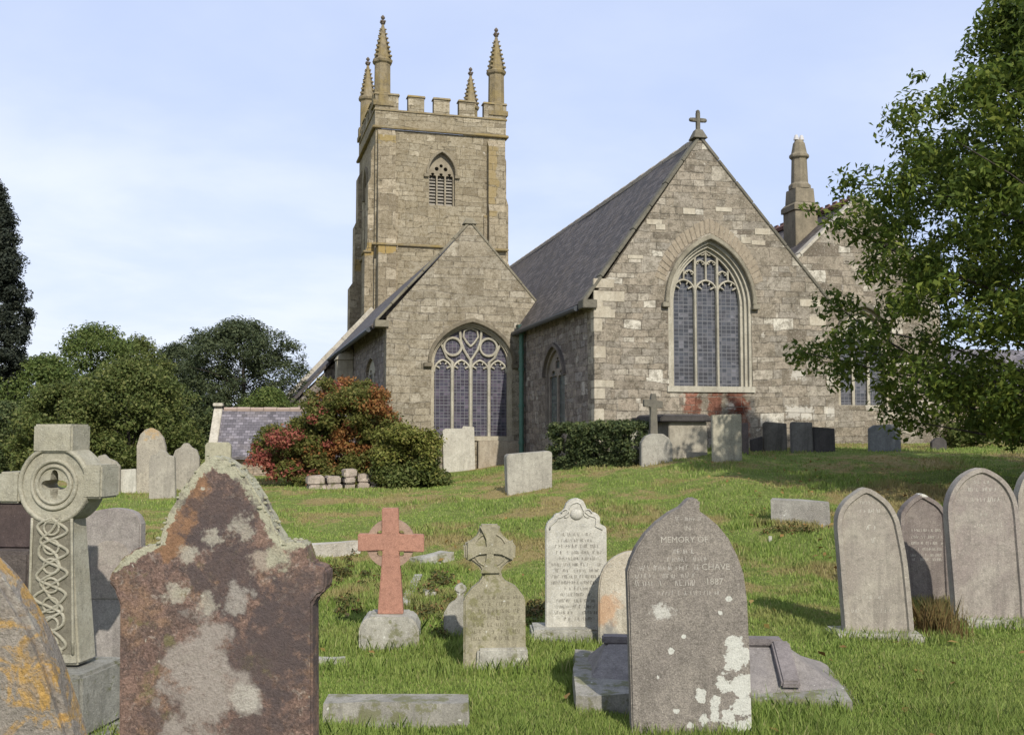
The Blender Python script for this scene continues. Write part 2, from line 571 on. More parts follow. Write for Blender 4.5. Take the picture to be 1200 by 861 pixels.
M_pier = masonry('granite_pier', 0.50, 0.9, [(p, (c[0] * 1.04, c[1] * 1.0, c[2] * 0.93)) for p, c in ASH], (0.17, 0.142, 0.095), lichen=0.2, big=0.95, stain=(0.125, 0.098, 0.058), gap=0.02,
    boxes=[(WT_ - 1.5, WT_ - 0.6, ZT_(250), ZT_(158), (0.27, 0.195, 0.075), 0.6, 1.2), (-0.7, 1.4, ZT_(300), ZT_(284), (0.30, 0.20, 0.05), 0.7, 1.2), (-0.7, 1.4, ZT_(170), ZT_(150), (0.28, 0.20, 0.06), 0.6, 1.2)])
M_dress = stone('dressed_granite', (0.40, 0.355, 0.265), (0.30, 0.262, 0.19), spots=0.12, sc=0.6, grain=0.4, bump=0.01)
M_dresspale = stone('pale_limestone_dressing', (0.435, 0.40, 0.315), (0.335, 0.305, 0.235), spots=0.1, sc=0.6, grain=0.4, bump=0.01)
M_string = stone('ochre_lichened_granite', (0.235, 0.195, 0.125), (0.205, 0.155, 0.075), spots=0.12, spot_col=(0.33, 0.23, 0.08), sc=0.5, grain=0.5, bump=0.012, extra=[(0.35, 0.47, 0.60, (0.245, 0.175, 0.055), 0.6)])
M_pinn = stone('ochre_pinnacle_granite', (0.255, 0.208, 0.132), (0.185, 0.145, 0.08), spots=0.15, spot_col=(0.31, 0.235, 0.10), sc=0.7, grain=0.6, bump=0.02, extra=[(0.9, 0.42, 0.58, (0.225, 0.165, 0.06), 0.55), (2.4, 0.52, 0.66, (0.10, 0.08, 0.05), 0.6)])
M_cope = stone('grey_coping_stone', (0.165, 0.150, 0.115), (0.115, 0.105, 0.08), spots=0.25, spot_col=(0.36, 0.34, 0.24), sc=0.8)
M_copepale = stone('pale_coping_stone', (0.46, 0.42, 0.34), (0.36, 0.32, 0.25), spots=0.2, sc=0.8)
M_gut = plain('iron_gutter', (0.045, 0.05, 0.055), 0.5)
M_pipe = plain('green_painted_iron', (0.075, 0.155, 0.115), 0.45, 0.3, 8)


def slate(name, c, sc=1.0):
    m, t = mat(name)
    uv = t.n('ShaderNodeUVMap').outputs[0]
    b = t.n('ShaderNodeTexBrick', {'Vector': uv, 'Color1': (0, 0, 0), 'Color2': (1, 1, 1), 'Mortar': (0, 0, 0), 'Scale': sc, 'Mortar Size': 0.008, 'Mortar Smooth': 0.2, 'Brick Width': 0.26, 'Row Height': 0.19})
    n = t.noise(uv, 1.0, 5, 0.65)
    n2 = t.noise(uv, 16, 4, 0.7)
    col = t.ramp(b.outputs[0], [(0, tuple(x * 0.6 for x in c)), (0.5, c), (1, tuple(x * 1.65 for x in c))])
    col = t.mix(t.math('MULTIPLY', t.step(n.outputs[0], 0.45, 0.7), 0.5), col, (c[0] * 1.5, c[1] * 1.4, c[2] * 1.15))
    col = t.mix(t.math('MULTIPLY', t.step(n2.outputs[0], 0.58, 0.68), 0.4), col, (0.3, 0.29, 0.25))
    n3 = t.noise(t.n('ShaderNodeVectorMath', {0: uv, 1: (2.2, 0.35, 1.0)}, operation='MULTIPLY').outputs[0], 1.6, 5, 0.7)
    col = t.mix(t.math('MULTIPLY', t.step(n3.outputs[0], 0.48, 0.70), 0.55), col, tuple(x * 0.5 for x in c))
    col = t.mix(t.math('MULTIPLY', b.outputs[1], 0.6), col, (0.02, 0.02, 0.02))
    sp = t.n('ShaderNodeSeparateXYZ', {0: uv})
    saw = t.math('FRACT', t.math('DIVIDE', sp.outputs[1], 0.19 / sc))
    h = t.math('ADD', t.math('MULTIPLY', t.math('SUBTRACT', 1.0, saw), 0.8), t.math('MULTIPLY', b.outputs[0], 0.5))
    t.finish(col, t.math('ADD', h, t.math('MULTIPLY', n2.outputs[0], 0.4)), 0.72, 0.012, 0.3)
    return m


M_slate = slate('grey_slate', (0.076, 0.064, 0.056))
M_slate2 = slate('purple_grey_slate', (0.135, 0.122, 0.128), 1.5)


def leaded(name, c, c2):
    m, t = mat(name)
    uv = t.n('ShaderNodeUVMap').outputs[0]
    b = t.n('ShaderNodeTexBrick', {'Vector': uv, 'Color1': (0, 0, 0), 'Color2': (1, 1, 1), 'Mortar': (0, 0, 0), 'Scale': 1.0, 'Mortar Size': 0.011, 'Mortar Smooth': 0.1, 'Brick Width': 0.15, 'Row Height': 0.115}, offset=0.0)
    sp = t.n('ShaderNodeSeparateXYZ', {0: uv})
    bar = t.math('LESS_THAN', t.math('FRACT', t.math('DIVIDE', sp.outputs[1], 0.46)), 0.06)
    n = t.noise(uv, 1.6, 5, 0.7, 0.5)
    col = t.ramp(b.outputs[0], [(0, tuple(x * 0.6 for x in c)), (0.5, c), (0.85, c2), (1, tuple(x * 1.5 for x in c2))])
    col = t.mix(t.step(n.outputs[0], 0.4, 0.65), col, tuple(x * 0.45 for x in c2))
    lead = t.math('MAXIMUM', b.outputs[1], bar)
    col = t.mix(t.math('MULTIPLY', lead, 0.6), col, (0.19, 0.19, 0.195))
    t.finish(col, t.math('ADD', lead, t.math('MULTIPLY', b.outputs[0], 0.4)), t.mixf(lead, 0.28, 0.7), 0.012, 0.45)
    return m


M_glass = leaded('leaded_glass', (0.075, 0.080, 0.092), (0.115, 0.113, 0.122))
M_glass2 = leaded('leaded_glass_violet', (0.060, 0.056, 0.078), (0.095, 0.078, 0.102))
M_dark = plain('dark_opening', (0.14, 0.125, 0.10), 0.9)


def arch(cx, w, z0, zs, za, n=12):
    a = w / 2
    h = za - zs
    if h >= a:
        rr = (h * h + a * a) / (2 * a)
        t1 = math.asin(min(1, h / rr))
        right = [(cx + a - rr + rr * math.cos(t1 * i / n), zs + rr * math.sin(t1 * i / n)) for i in range(n + 1)]
    else:
        right = []
        for i in range(n + 1):
            q = math.cos(math.pi / 2 * i / n)
            right.append((cx + a * q, zs + h * (0.80 * math.sin(math.pi / 2 * i / n) + 0.20 * (1 - q))))
        right[-1] = (cx, za)
    left = [(2 * cx - x, z) for x, z in right]
    out = [(cx - a, z0)] + left + right[::-1][1:] + [(cx + a, z0)]
    return out


def light(cx, w, z0, zs, za):
    """one window light with a cusped trefoil head"""
    k = (za - zs) / 0.95
    pts = [(cx - w / 2, z0)]
    def arc(x, z, r, a0, a1, n=6):
        for i in range(n + 1):
            a = R(a0 + (a1 - a0) * i / n)
            pts.append((cx + w * (x + r * math.cos(a)), zs + k * (z + r * math.sin(a))))
    arc(-0.26, 0.10, 0.24, 180, 40)
    arc(0.0, 0.62, 0.25, 215, 90)
    pts.append((cx, za + 0.02))
    arc(0.0, 0.62, 0.25, 90, -35)
    arc(0.26, 0.10, 0.24, 140, 0)
    pts.append((cx + w / 2, z0))
    return pts


def roundel(cx, cz, r, n=16):
    return [(cx + r * math.cos(2 * math.pi * i / n), cz + r * math.sin(2 * math.pi * i / n)) for i in range(n)]


def hood(mb, cx, w, zs, za, t, y0, y1, drop=0.0, n=12):
    """hood mould: the curve of an arch as a thick ring ending in label stops"""
    o = arch(cx, w + 2 * t, zs - drop, zs, za + t * 1.25, n)
    i = arch(cx, w, zs - drop, zs, za, n)
    mb.prism(o + i[::-1], y0, y1)


church = empty('parish_church', (CH.o.x, CH.o.y, 0), label='granite parish church with a pinnacled west tower and pointed windows', cat='church')
P0 = church.location.copy()


def part(mb, name, m, fr, parent=church, **kw):
    o = mb.build(name, m, None, fr, **kw)
    o.parent = parent
    if parent is church:
        o.location = fr.o - P0
    else:                                        # sub-part: same frame as the part above it or its own
        o.matrix_parent_inverse = (Matrix.Translation(parent.location) @ Matrix.Rotation(parent.rotation_euler.z, 4, 'Z')).inverted()
        o.location = fr.o - P0
    return o


# ---- chancel, projecting towards the viewer
x_el, z_el = CH.px(690, 347)
x_ap, z_ap = CH.px(820, 163)
x_er, z_er = CH.px(974, 357)
x_r = CH.px(977, 440)[0]
WB = 0.3
wl, ws = CH.px(784, 452)
wr = CH.px(882, 452)[0]
wcx = (wl + wr) / 2
w_sp = CH.px(830, 356)[1]
w_ap = CH.px(830, 281)[1]
opening = arch(wcx, wr - wl, ws, w_sp, w_ap)
mb = MB()
mb.prism([(0, WB), (0, z_el), (x_ap, z_ap), (x_r, z_er), (x_r, WB)], 0, 0.62, [opening])
chancel = part(mb, 'chancel_gable', M_chancel, CH)

# quoins and a scar of pale stones at the left corner, squared blocks at the right shoulder
M_quoin = stone('pale_quoin_granite', (0.46, 0.41, 0.315), (0.36, 0.31, 0.23), spots=0.1, sc=0.8, grain=0.5)


def quoin(*b):
    mb = MB()
    mb.box(*b)
    part(mb, 'quoin', M_quoin, CH, chancel, bevel=0.012)


z = 1.0
k = 0
rq = random.Random(3)
while z < z_el - 0.1:
    h = rq.uniform(0.22, 0.42)
    l = rq.uniform(0.42, 0.62) if k % 2 else rq.uniform(0.22, 0.34)
    if rq.random() < 0.8:
        quoin(-0.014, l, -0.014, 0.28, z + 0.012, min(z + h, z_el) - 0.012)
    z += h
    k += 1
for (a, b, c, e) in ((693, 720, 326, 338), (692, 732, 340, 354), (694, 716, 358, 366), (757, 776, 256, 264), (768, 780, 262, 270), (800, 815, 243, 252),
                     (838, 858, 242, 249), (884, 903, 267, 276), (868, 880, 277, 286), (880, 897, 281, 288), (937, 962, 350, 360), (948, 968, 371, 382), (735, 754, 298, 304)):
    u0, v1 = CH.px(a, c)
    u1, v0 = CH.px(b, e)
    quoin(max(u0, -0.014), u1, -0.012, 0.1, v0, v1)

# chancel east window
win = MB()
t1 = 0.10
for i, (g, y0, y1) in enumerate(((0.0, 0.03, 0.40), (0.085, 0.13, 0.42), (0.17, 0.23, 0.44))):
    o = arch(wcx, wr - wl - 2 * g, ws, w_sp, w_ap - g * 1.2)
    q = g + 0.083
    n_ = arch(wcx, wr - wl - 2 * q, ws, w_sp, w_ap - q * 1.2)
    win.prism(o + n_[::-1], y0, y1)
win.box(wl - 0.06, wr + 0.06, -0.05, 0.4, ws - 0.17, ws - 0.001, top=(0, 0.0))
window = part(win, 'window', M_dresspale, CH)
q = 0.252
il, ir = wl + q, wr - q
iw = ir - il
lw = iw / 3
h_t = w_ap - q * 1.2
zs_l = CH.px(830, 342)[1]
za_l = CH.px(830, 327)[1]

def arch_z(cx, w, zs, za, x):
    """height of an arch's curve above the point x"""
    p = arch(cx, w, zs, zs, za, 24)[1:-1]
    for (x0, z0), (x1, z1) in zip(p, p[1:]):
        if min(x0, x1) <= x <= max(x0, x1) and abs(x1 - x0) > 1e-6:
            return z0 + (z1 - z0) * (x - x0) / (x1 - x0)
    return zs


def bar(mb, pts, y, r, n=6, depth=1.5):
    """stone tracery bar along points (x, z)"""
    k = len(mb.bm.verts)
    mb.tube([(x, 0, z) for x, z in pts], r, n)
    mb.bm.verts.ensure_lookup_table()
    for v in mb.bm.verts[k:]:
        v.co.y = y + v.co.y * depth


def head(mb, cx, w, zs, za, y, r, cusp=0.0):
    """pointed head of one light, with cusps"""
    p = arch(cx, w, zs, zs, za, 8)[1:-1]
    bar(mb, p, y, r)
    if cusp:
        for s_ in (-1, 1):
            a = p[3] if s_ < 0 else p[-4]
            b = (cx + s_ * w * 0.20, zs + (za - zs) * 0.30)
            bar(mb, [a, b], y, r * 0.75, 5)
            a = p[6] if s_ < 0 else p[-7]
            b = (cx + s_ * w * 0.13, zs + (za - zs) * 0.62)
            bar(mb, [a, b], y, r * 0.7, 5)


mb = MB()
ty = 0.30
for k in (1, 2):
    x = il + lw * k
    bar(mb, [(x, ws), (x, arch_z(wcx, iw, w_sp, h_t, x) + 0.03)], ty, 0.050, depth=1.8)
for k in range(3):
    c = il + lw * (k + 0.5)
    head(mb, c, lw - 0.02, zs_l, za_l, ty, 0.036, 1)
    bar(mb, [(c, za_l - 0.02), (c, arch_z(wcx, iw, w_sp, h_t, c) + 0.03)], ty, 0.033, depth=1.8)
hp = CH.px(830, 299)[1]
for k in range(6):
    c = il + lw * (k + 0.5) / 2
    lim = arch_z(wcx, iw, w_sp, h_t, c + (0.1 if c > wcx else -0.1))
    za_ = min(hp, lim - 0.12)
    if za_ - za_l > 0.15:
        head(mb, c, lw / 2 - 0.01, za_ - 0.17, za_, ty, 0.030, 1)
for x, z, r_ in ((wcx - 0.115, CH.px(830, 293)[1] - 0.02, 0.085), (wcx + 0.115, CH.px(830, 293)[1] - 0.02, 0.085)):
    bar(mb, roundel(x, z, r_, 14) + [roundel(x, z, r_, 14)[0]], ty, 0.026)
part(mb, 'tracery', M_dresspale, CH, window)
mb = MB()
mb.prism(arch(wcx, iw, ws, w_sp, h_t - 0.01), 0.355, 0.375)
part(mb, 'pane', M_glass, CH, window)
mb = MB()
zhood = CH.px(830, 343)[1]
hood(mb, wcx, wr - wl + 0.02, w_sp, w_ap + 0.01, 0.11, -0.13, 0.02, drop=w_sp - zhood if w_sp > zhood else 0.0)
for s in (-1, 1):
    c = wcx + s * ((wr - wl) / 2 + 0.10)
    mb.box(c - 0.11, c + 0.11, -0.15, 0.02, min(zhood, w_sp) - 0.14, min(zhood, w_sp))
part(mb, 'hood_mould', stone('shadow_toned_hood', (0.30, 0.27, 0.20), (0.17, 0.15, 0.11), spots=0.1, sc=0.8), CH, window, bevel=0.015)  # darkened stone: the moulding's shadow line is put into its colour
# relieving arch of long thin stones
mb = MB()
A = arch(wcx, wr - wl + 0.36, w_sp, w_sp, w_ap + 0.2, 18)[1:-1]
B = arch(wcx, wr - wl + 1.02, w_sp, w_sp, w_ap + 0.62, 18)[1:-1]
for i in range(4, len(A) - 5):
    a0, a1, b0, b1 = Vector((*A[i], 0)), Vector((*A[i + 1], 0)), Vector((*B[i], 0)), Vector((*B[i + 1], 0))
    g = 0.06
    j = rq.uniform(-0.06, 0.03)
    pts = [a0.lerp(a1, g), a0.lerp(a1, 1 - g), b0.lerp(b1, 1 - g) + (b1 - a1) * j, b0.lerp(b1, g) + (b0 - a0) * j]
    mb.prism([(p.x, p.y) for p in pts], -0.012, 0.1)
part(mb, 'relieving_arch', stone('buff_voussoir', (0.33, 0.275, 0.20), (0.25, 0.205, 0.145), spots=0.1, sc=2.5, grain=0.5), CH, chancel, bevel=0.01)

# side walls
CS = Fr(CH.o.x, CH.o.y, 0, CH.rot - math.pi / 2)
lx0, lz0 = CS.px(639, 503)
lx1 = CS.px(662, 503)[0]
lzs = CS.px(651, 440)[1]
lza = CS.px(651, 406)[1]
lcx = (lx0 + lx1) / 2
lw_ = abs(lx1 - lx0)
mb = MB()
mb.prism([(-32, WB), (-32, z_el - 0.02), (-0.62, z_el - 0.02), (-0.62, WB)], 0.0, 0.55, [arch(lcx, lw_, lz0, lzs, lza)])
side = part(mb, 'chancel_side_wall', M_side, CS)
mb = MB()
o = arch(lcx, lw_, lz0, lzs, lza)
n_ = arch(lcx, lw_ - 0.14, lz0, lzs, lza - 0.10)
mb.prism(o + n_[::-1], 0.02, 0.2)
mb.prism(arch(lcx, lw_ - 0.14, lz0, lzs, lza - 0.10), 0.10, 0.2,
         [light(lcx - lw_ * 0.215, lw_ * 0.37, lz0 + 0.03, lzs - 0.1, lzs + 0.22), light(lcx + lw_ * 0.215, lw_ * 0.37, lz0 + 0.03, lzs - 0.1, lzs + 0.22),
          light(lcx, lw_ * 0.2, lzs + 0.24, lzs + 0.42, lzs + 0.62)])
swin = part(mb, 'window', stone('shade_tinted_dressing', (0.24, 0.205, 0.17), (0.17, 0.145, 0.12), spots=0.1, sc=0.8), CS)  # dressing darkened to carry the side wall's shade in its colour
mb = MB()
mb.prism(arch(lcx, lw_ - 0.15, lz0 + 0.01, lzs, lza - 0.11), 0.16, 0.175)
part(mb, 'pane', leaded('leaded_glass_green', (0.035, 0.05, 0.045), (0.07, 0.10, 0.08)), CS, swin)
mb = MB()
hood(mb, lcx, lw_ + 0.01, lzs, lza + 0.01, 0.09, -0.1, 0.02)
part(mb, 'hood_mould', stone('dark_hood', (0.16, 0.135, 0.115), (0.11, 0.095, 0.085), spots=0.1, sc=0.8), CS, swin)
mb = MB()
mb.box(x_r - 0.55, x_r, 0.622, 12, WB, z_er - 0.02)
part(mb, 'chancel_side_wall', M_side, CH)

# roof, verge coping, ridge and gutter
sl = (z_ap - z_el) / (x_ap - x_el)
sr = (z_ap - z_er) / (x_er - x_ap)
mb = MB()
mb.prism([(x_el - 0.18, z_el - 0.18 * sl + 0.04), (x_ap, z_ap + 0.04), (x_er + 0.18, z_er - 0.18 * sr + 0.04), (x_er + 0.1, z_er - 0.18 * sr - 0.06), (x_ap, z_ap - 0.14), (x_el - 0.1, z_el - 0.18 * sl - 0.06)], 0.3, 33)
mb.rough(0.085, 0.4, 12, 2.0)
roof = part(mb, 'chancel_roof', M_slate, CH)
mb = MB()
n_t = 70
for i in range(n_t):
    y0 = 0.35 + i * 0.46
    mb.tube([(x_ap, y0, z_ap + 0.02), (x_ap, y0 + 0.45, z_ap + 0.02)], 0.11 + 0.012 * (i % 2), 6)
part(mb, 'ridge_tiles', plain('ridge_clay', (0.36, 0.31, 0.25), 0.8, 0.4), CH, roof)


def rake(mb, p, q, t, y0, y1, lift=0.0):
    """coping along a gable slope from p up to q (x, z)"""
    dx, dz = q[0] - p[0], q[1] - p[1]
    l = math.hypot(dx, dz)
    nx, nz = -dz / l, dx / l
    if nz < 0:
        nx, nz = -nx, -nz
    n = max(2, int(l / 0.8))
    for i in range(n):
        a = (p[0] + dx * i / n, p[1] + dz * i / n)
        b = (p[0] + dx * (i + 0.985) / n, p[1] + dz * (i + 0.985) / n)
        j = 0.012 * (i % 2)
        mb.prism([(a[0] + nx * lift, a[1] + nz * lift), (a[0] + nx * (lift + t + j), a[1] + nz * (lift + t + j)), (b[0] + nx * (lift + t + j), b[1] + nz * (lift + t + j)), (b[0] + nx * lift, b[1] + nz * lift)], y0, y1)


mb = MB()
rake(mb, (x_el - 0.1, z_el - 0.1 * sl), (x_ap - 0.02, z_ap), 0.085, -0.035, 0.32, -0.01)
rake(mb, (x_er + 0.12, z_er - 0.12 * sr), (x_ap + 0.02, z_ap), 0.085, -0.035, 0.32, -0.01)
mb.box(x_el - 0.2, x_el + 0.22, -0.10, 0.4, z_el - 0.34, z_el - 0.1)
part(mb, 'coping', M_cope, CH, chancel, bevel=0.015)
mb = MB()
mb.tube([(x_el - 0.24, 0.42, z_el - 0.30), (x_el - 0.24, 9.0, z_el - 0.30)], 0.085, 8)
part(mb, 'gutter', M_gut, CH, roof)
mb = MB()
mb.box(x_ap - 0.22, x_ap + 0.22, -0.1, 0.34, z_ap + 0.02, z_ap + 0.3, top=(0.12, 0.12))
zc0 = z_ap + 0.3
mb.box(x_ap - 0.055, x_ap + 0.055, 0.06, 0.17, zc0, zc0 + 0.52)
mb.box(x_ap - 0.2, x_ap - 0.056, 0.065, 0.165, zc0 + 0.24, zc0 + 0.35)
mb.box(x_ap + 0.056, x_ap + 0.2, 0.065, 0.165, zc0 + 0.24, zc0 + 0.35)
for dx, dz in ((-0.22, 0.295), (0.22, 0.295), (0, 0.54)):
    mb.ball((x_ap + dx, 0.115, zc0 + dz), 0.075, 1)
part(mb, 'gable_cross', M_cope, CH, chancel, bevel=0.01)

# ---- left aisle
ax_l, az_l = AI.px(446, 371)
ax_p, az_p = AI.px(551, 262)
ax_r, az_r = AI.px(624, 349)
awl, aws = AI.px(505, 511)
awr = AI.px(600, 511)[0]
acx = (awl + awr) / 2
aw_s = AI.px(550, 424)[1]
aw_p = AI.px(550, 378)[1]
mb = MB()
mb.prism([(0, 0.0), (0, az_l), (ax_p, az_p), (ax_r + 0.5, az_r - 0.6), (ax_r + 0.5, 0.0)], 0, 0.6, [arch(acx, awr - awl, aws, aw_s, aw_p)])
aisle = part(mb, 'aisle_gable', M_aisle, AI)
mb = MB()
o = arch(acx, awr - awl, aws, aw_s, aw_p)
n_ = arch(acx, awr - awl - 0.14, aws, aw_s, aw_p - 0.08)
mb.prism(o + n_[::-1], 0.04, 0.34)
n2_ = arch(acx, awr - awl - 0.26, aws, aw_s, aw_p - 0.15)
mb.prism(n_ + n2_[::-1], 0.13, 0.36)
mb.box(awl - 0.05, awr + 0.05, -0.06, 0.3, aws - 0.16, aws - 0.001)
awin = part(mb, 'window', M_dress, AI)
il, ir = awl + 0.13, awr - 0.13
iw = ir - il
lw = iw / 4
top = aw_p - 0.15
z_l1 = AI.px(550, 434)[1]
z_l2 = AI.px(550, 421)[1]
mb = MB()
ty = 0.24
rc = AI.px(550, 406)[1]
zm = AI.px(550, 424)[1]
for k in (1, 2, 3):
    x = il + lw * k
    bar(mb, [(x, aws), (x, zm + (0.10 if k == 2 else 0.02))], ty, 0.068, depth=1.5)
for k in range(4):
    head(mb, il + lw * (k + 0.5), lw - 0.02, z_l1 - 0.05, z_l2 - 0.02, ty, 0.045, 1)
for s_ in (-1, 1):
    cx_ = acx + s_ * lw * 0.98
    cc = roundel(cx_, rc, 0.315, 20)
    bar(mb, cc + [cc[0]], ty, 0.050)
    # branches of the middle mullion sweep up to the arch and hold the pointed eye
    xa = acx + s_ * 0.40
    bar(mb, [(acx, zm + 0.06), (acx + s_ * 0.10, zm + 0.20), (acx + s_ * 0.26, zm + 0.46), (acx + s_ * 0.36, zm + 0.75), (xa, arch_z(acx, iw, aw_s, top, xa) + 0.03)], ty, 0.050)
    bar(mb, [(acx, rc + 0.02), (acx + s_ * 0.14, rc + 0.16), (acx + s_ * 0.27, rc + 0.36), (acx + s_ * 0.24, rc + 0.58), (acx, top - 0.02)], ty, 0.040)
    xo = acx + s_ * lw * 1.62
    bar(mb, [(acx + s_ * lw, zm + 0.0), (acx + s_ * lw * 1.3, zm + 0.16), (xo, arch_z(acx, iw, aw_s, top, xo) + 0.02)], ty, 0.045)
    xo = acx + s_ * lw * 1.2
    bar(mb, [(cx_ + s_ * 0.18, rc + 0.26), (xo, arch_z(acx, iw, aw_s, top, xo) + 0.02)], ty, 0.045)
part(mb, 'tracery', M_dresspale, AI, awin)
mb = MB()
mb.prism(arch(acx, iw, aws, aw_s, top - 0.01), 0.275, 0.295)
part(mb, 'pane', M_glass2, AI, awin)
mb = MB()
hood(mb, acx, awr - awl + 0.02, aw_s, aw_p + 0.01, 0.12, -0.13, 0.02, drop=0.05)
for s in (-1, 1):
    c = acx + s * ((awr - awl) / 2 + 0.13)
    mb.box(c - 0.15, c + 0.15, -0.15, 0.02, aw_s - 0.2, aw_s - 0.052)
part(mb, 'hood_mould', stone('brown_shadow_toned_hood', (0.20, 0.17, 0.12), (0.125, 0.105, 0.075), spots=0.1, sc=0.8), AI, awin, bevel=0.015)  # brown deepened so the hood's dark shadow line sits in the colour
mb = MB()
px0, pz1 = AI.px(565, 512)
mb.box(AI.px(559, 520)[0], ax_r + 0.4, -0.22, -0.001, 0.0, aws - 0.165, top=(0, 0.0))
part(mb, 'plinth', stone('ashlar_plinth', (0.36, 0.31, 0.235), (0.28, 0.23, 0.165), spots=0.1, sc=0.7), AI, aisle, bevel=0.02)
# aisle side wall, buttress, roof
AS = Fr(AI.o.x, AI.o.y, 0, AI.rot - math.pi / 2)
wx0, wz0 = AS.px(428, 470)
wx1 = AS.px(439, 470)[0]
wzs, wza = AS.px(433, 438)[1], AS.px(433, 420)[1]
wcx_, ww_ = (wx0 + wx1) / 2, abs(wx1 - wx0)
mb = MB()
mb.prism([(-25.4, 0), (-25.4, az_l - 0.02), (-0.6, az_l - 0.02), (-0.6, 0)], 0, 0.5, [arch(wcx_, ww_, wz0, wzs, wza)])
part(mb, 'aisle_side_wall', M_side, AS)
mb = MB()
mb.prism(arch(wcx_, ww_, wz0, wzs, wza), 0.12, 0.24, [light(wcx_ - ww_ * 0.24, ww_ * 0.38, wz0 + 0.05, wzs - 0.1, wzs + 0.2), light(wcx_ + ww_ * 0.24, ww_ * 0.38, wz0 + 0.05, wzs - 0.1, wzs + 0.2)])
w2 = part(mb, 'window', M_dresspale, AS)
mb = MB()
mb.prism(arch(wcx_, ww_ - 0.01, wz0, wzs, wza - 0.01), 0.18, 0.2)
part(mb, 'pane', M_glass2, AS, w2)
asl = (az_p - az_l) / (ax_p - ax_l)
LA = 25.6
mb = MB()
mb.prism([(ax_l - 0.3, az_l - 0.3 * asl + 0.03), (ax_p, az_p - 0.10), (ax_r + 0.9, az_r - 1.2), (ax_r + 0.9, az_r - 1.35), (ax_p, az_p - 0.26), (ax_l - 0.2, az_l - 0.3 * asl - 0.08)], 0.3, 16.0)
aroof = part(mb, 'aisle_roof', M_slate, AI)
mb = MB()
xl2, zl2 = AI.px(322, 484, LA)
asl2 = (az_p - 0.1 - zl2) / (ax_p - xl2)
mb.prism([(xl2, zl2), (ax_p, az_p - 0.11), (ax_r + 0.9, az_r - 1.2), (ax_r + 0.9, az_r - 1.35), (ax_p, az_p - 0.27), (xl2 + 0.05, zl2 - 0.15)], 16.002, LA)
part(mb, 'catslide_roof', M_slate, AI)
mb = MB()
rake(mb, (xl2 - 0.1, zl2 - 0.1), (ax_p, az_p - 0.1), 0.24, LA - 0.1, LA + 0.35, 0.0)
part(mb, 'coping', M_copepale, AI, aroof)
mb = MB()
mb.prism([(xl2 + 0.5, 0.0), (xl2 + 0.5, zl2 + 0.5 * asl2 - 0.2), (-0.002, az_l - 0.3), (-0.002, 0.0)], 16.3, 16.8)
mb.box(xl2 + 0.5, xl2 + 1.0, 16.802, LA, 0, zl2 + 0.5 * asl2 - 0.25)
mb.box(xl2 + 1.002, ax_r, LA - 0.5, LA, 0, zl2 + 0.5 * asl2 - 0.25)
part(mb, 'transept_wall', M_side, AI)
bx, bz = AI.px(395, 424, 10.0)
mb = MB()
mb.box(bx, -0.01, 10.0, 10.9, 0, bz + 0.1)
mb.hexa([(bx - 0.06, 9.92, bz + 0.102), (-0.01, 9.92, bz + 0.102), (-0.01, 10.98, bz + 0.102), (bx - 0.06, 10.98, bz + 0.102)],
        [(bx + 0.1, 9.98, bz + 0.36), (-0.01, 9.98, bz + 0.6), (-0.01, 10.9, bz + 0.6), (bx + 0.1, 10.9, bz + 0.36)])
part(mb, 'buttress', M_dress, AI, bevel=0.02)
mb = MB()
rake(mb, (ax_l - 0.14, az_l - 0.14 * asl), (ax_p - 0.02, az_p), 0.075, -0.03, 0.34, -0.01)
asr = (az_p - az_r) / (ax_r - ax_p)
rake(mb, (ax_r + 0.2, az_r - 0.2 * asr), (ax_p + 0.02, az_p), 0.075, -0.03, 0.34, -0.01)
mb.box(ax_p - 0.25, ax_p + 0.25, -0.08, 0.34, az_p - 0.02, az_p + 0.2, top=(0.14, 0.08))
mb.box(ax_l - 0.2, ax_l + 0.28, -0.09, 0.4, az_l - 0.36, az_l - 0.12)
part(mb, 'coping', stone('buff_coping', (0.225, 0.20, 0.145), (0.17, 0.15, 0.105), spots=0.2, sc=0.8), AI, aisle, bevel=0.015)
mb = MB()
mb.tube([(ax_l - 0.36, 0.45, az_l - 0.42), (ax_l - 0.36, 15.9, az_l - 0.42)], 0.085, 8)
part(mb, 'gutter', M_gut, AI, aroof)

# green downpipe in the angle between aisle and chancel
dpx, dpz = AI.px(611, 390, -0.3)
mb = MB()
mb.tube([(dpx, -0.3, 0.3), (dpx, -0.3, dpz)], 0.085, 10)
for zz2 in (1.4, 2.7, 4.0, dpz - 0.75):
    mb.tube([(dpx, -0.3, zz2), (dpx, -0.3, zz2 + 0.1)], 0.11, 10)
pipe = part(mb, 'downpipe', M_pipe, AI)
mb = MB()
mb.box(dpx - 0.1, dpx + 0.1, -0.42, -0.18, dpz - 0.05, dpz + 0.28, top=(-0.07, -0.05))
part(mb, 'hopper', plain('hopper_iron', (0.045, 0.085, 0.07), 0.5), AI, pipe)
mb = MB()
mb.tube([(dpx + 0.02, -0.3, dpz + 0.22), (dpx + 0.25, -0.55, dpz + 0.42), (dpx + 0.55, -1.1, dpz + 0.62)], 0.09, 8)
part(mb, 'lead_flashing', plain('lead_sheet', (0.30, 0.31, 0.32), 0.6), AI, pipe)

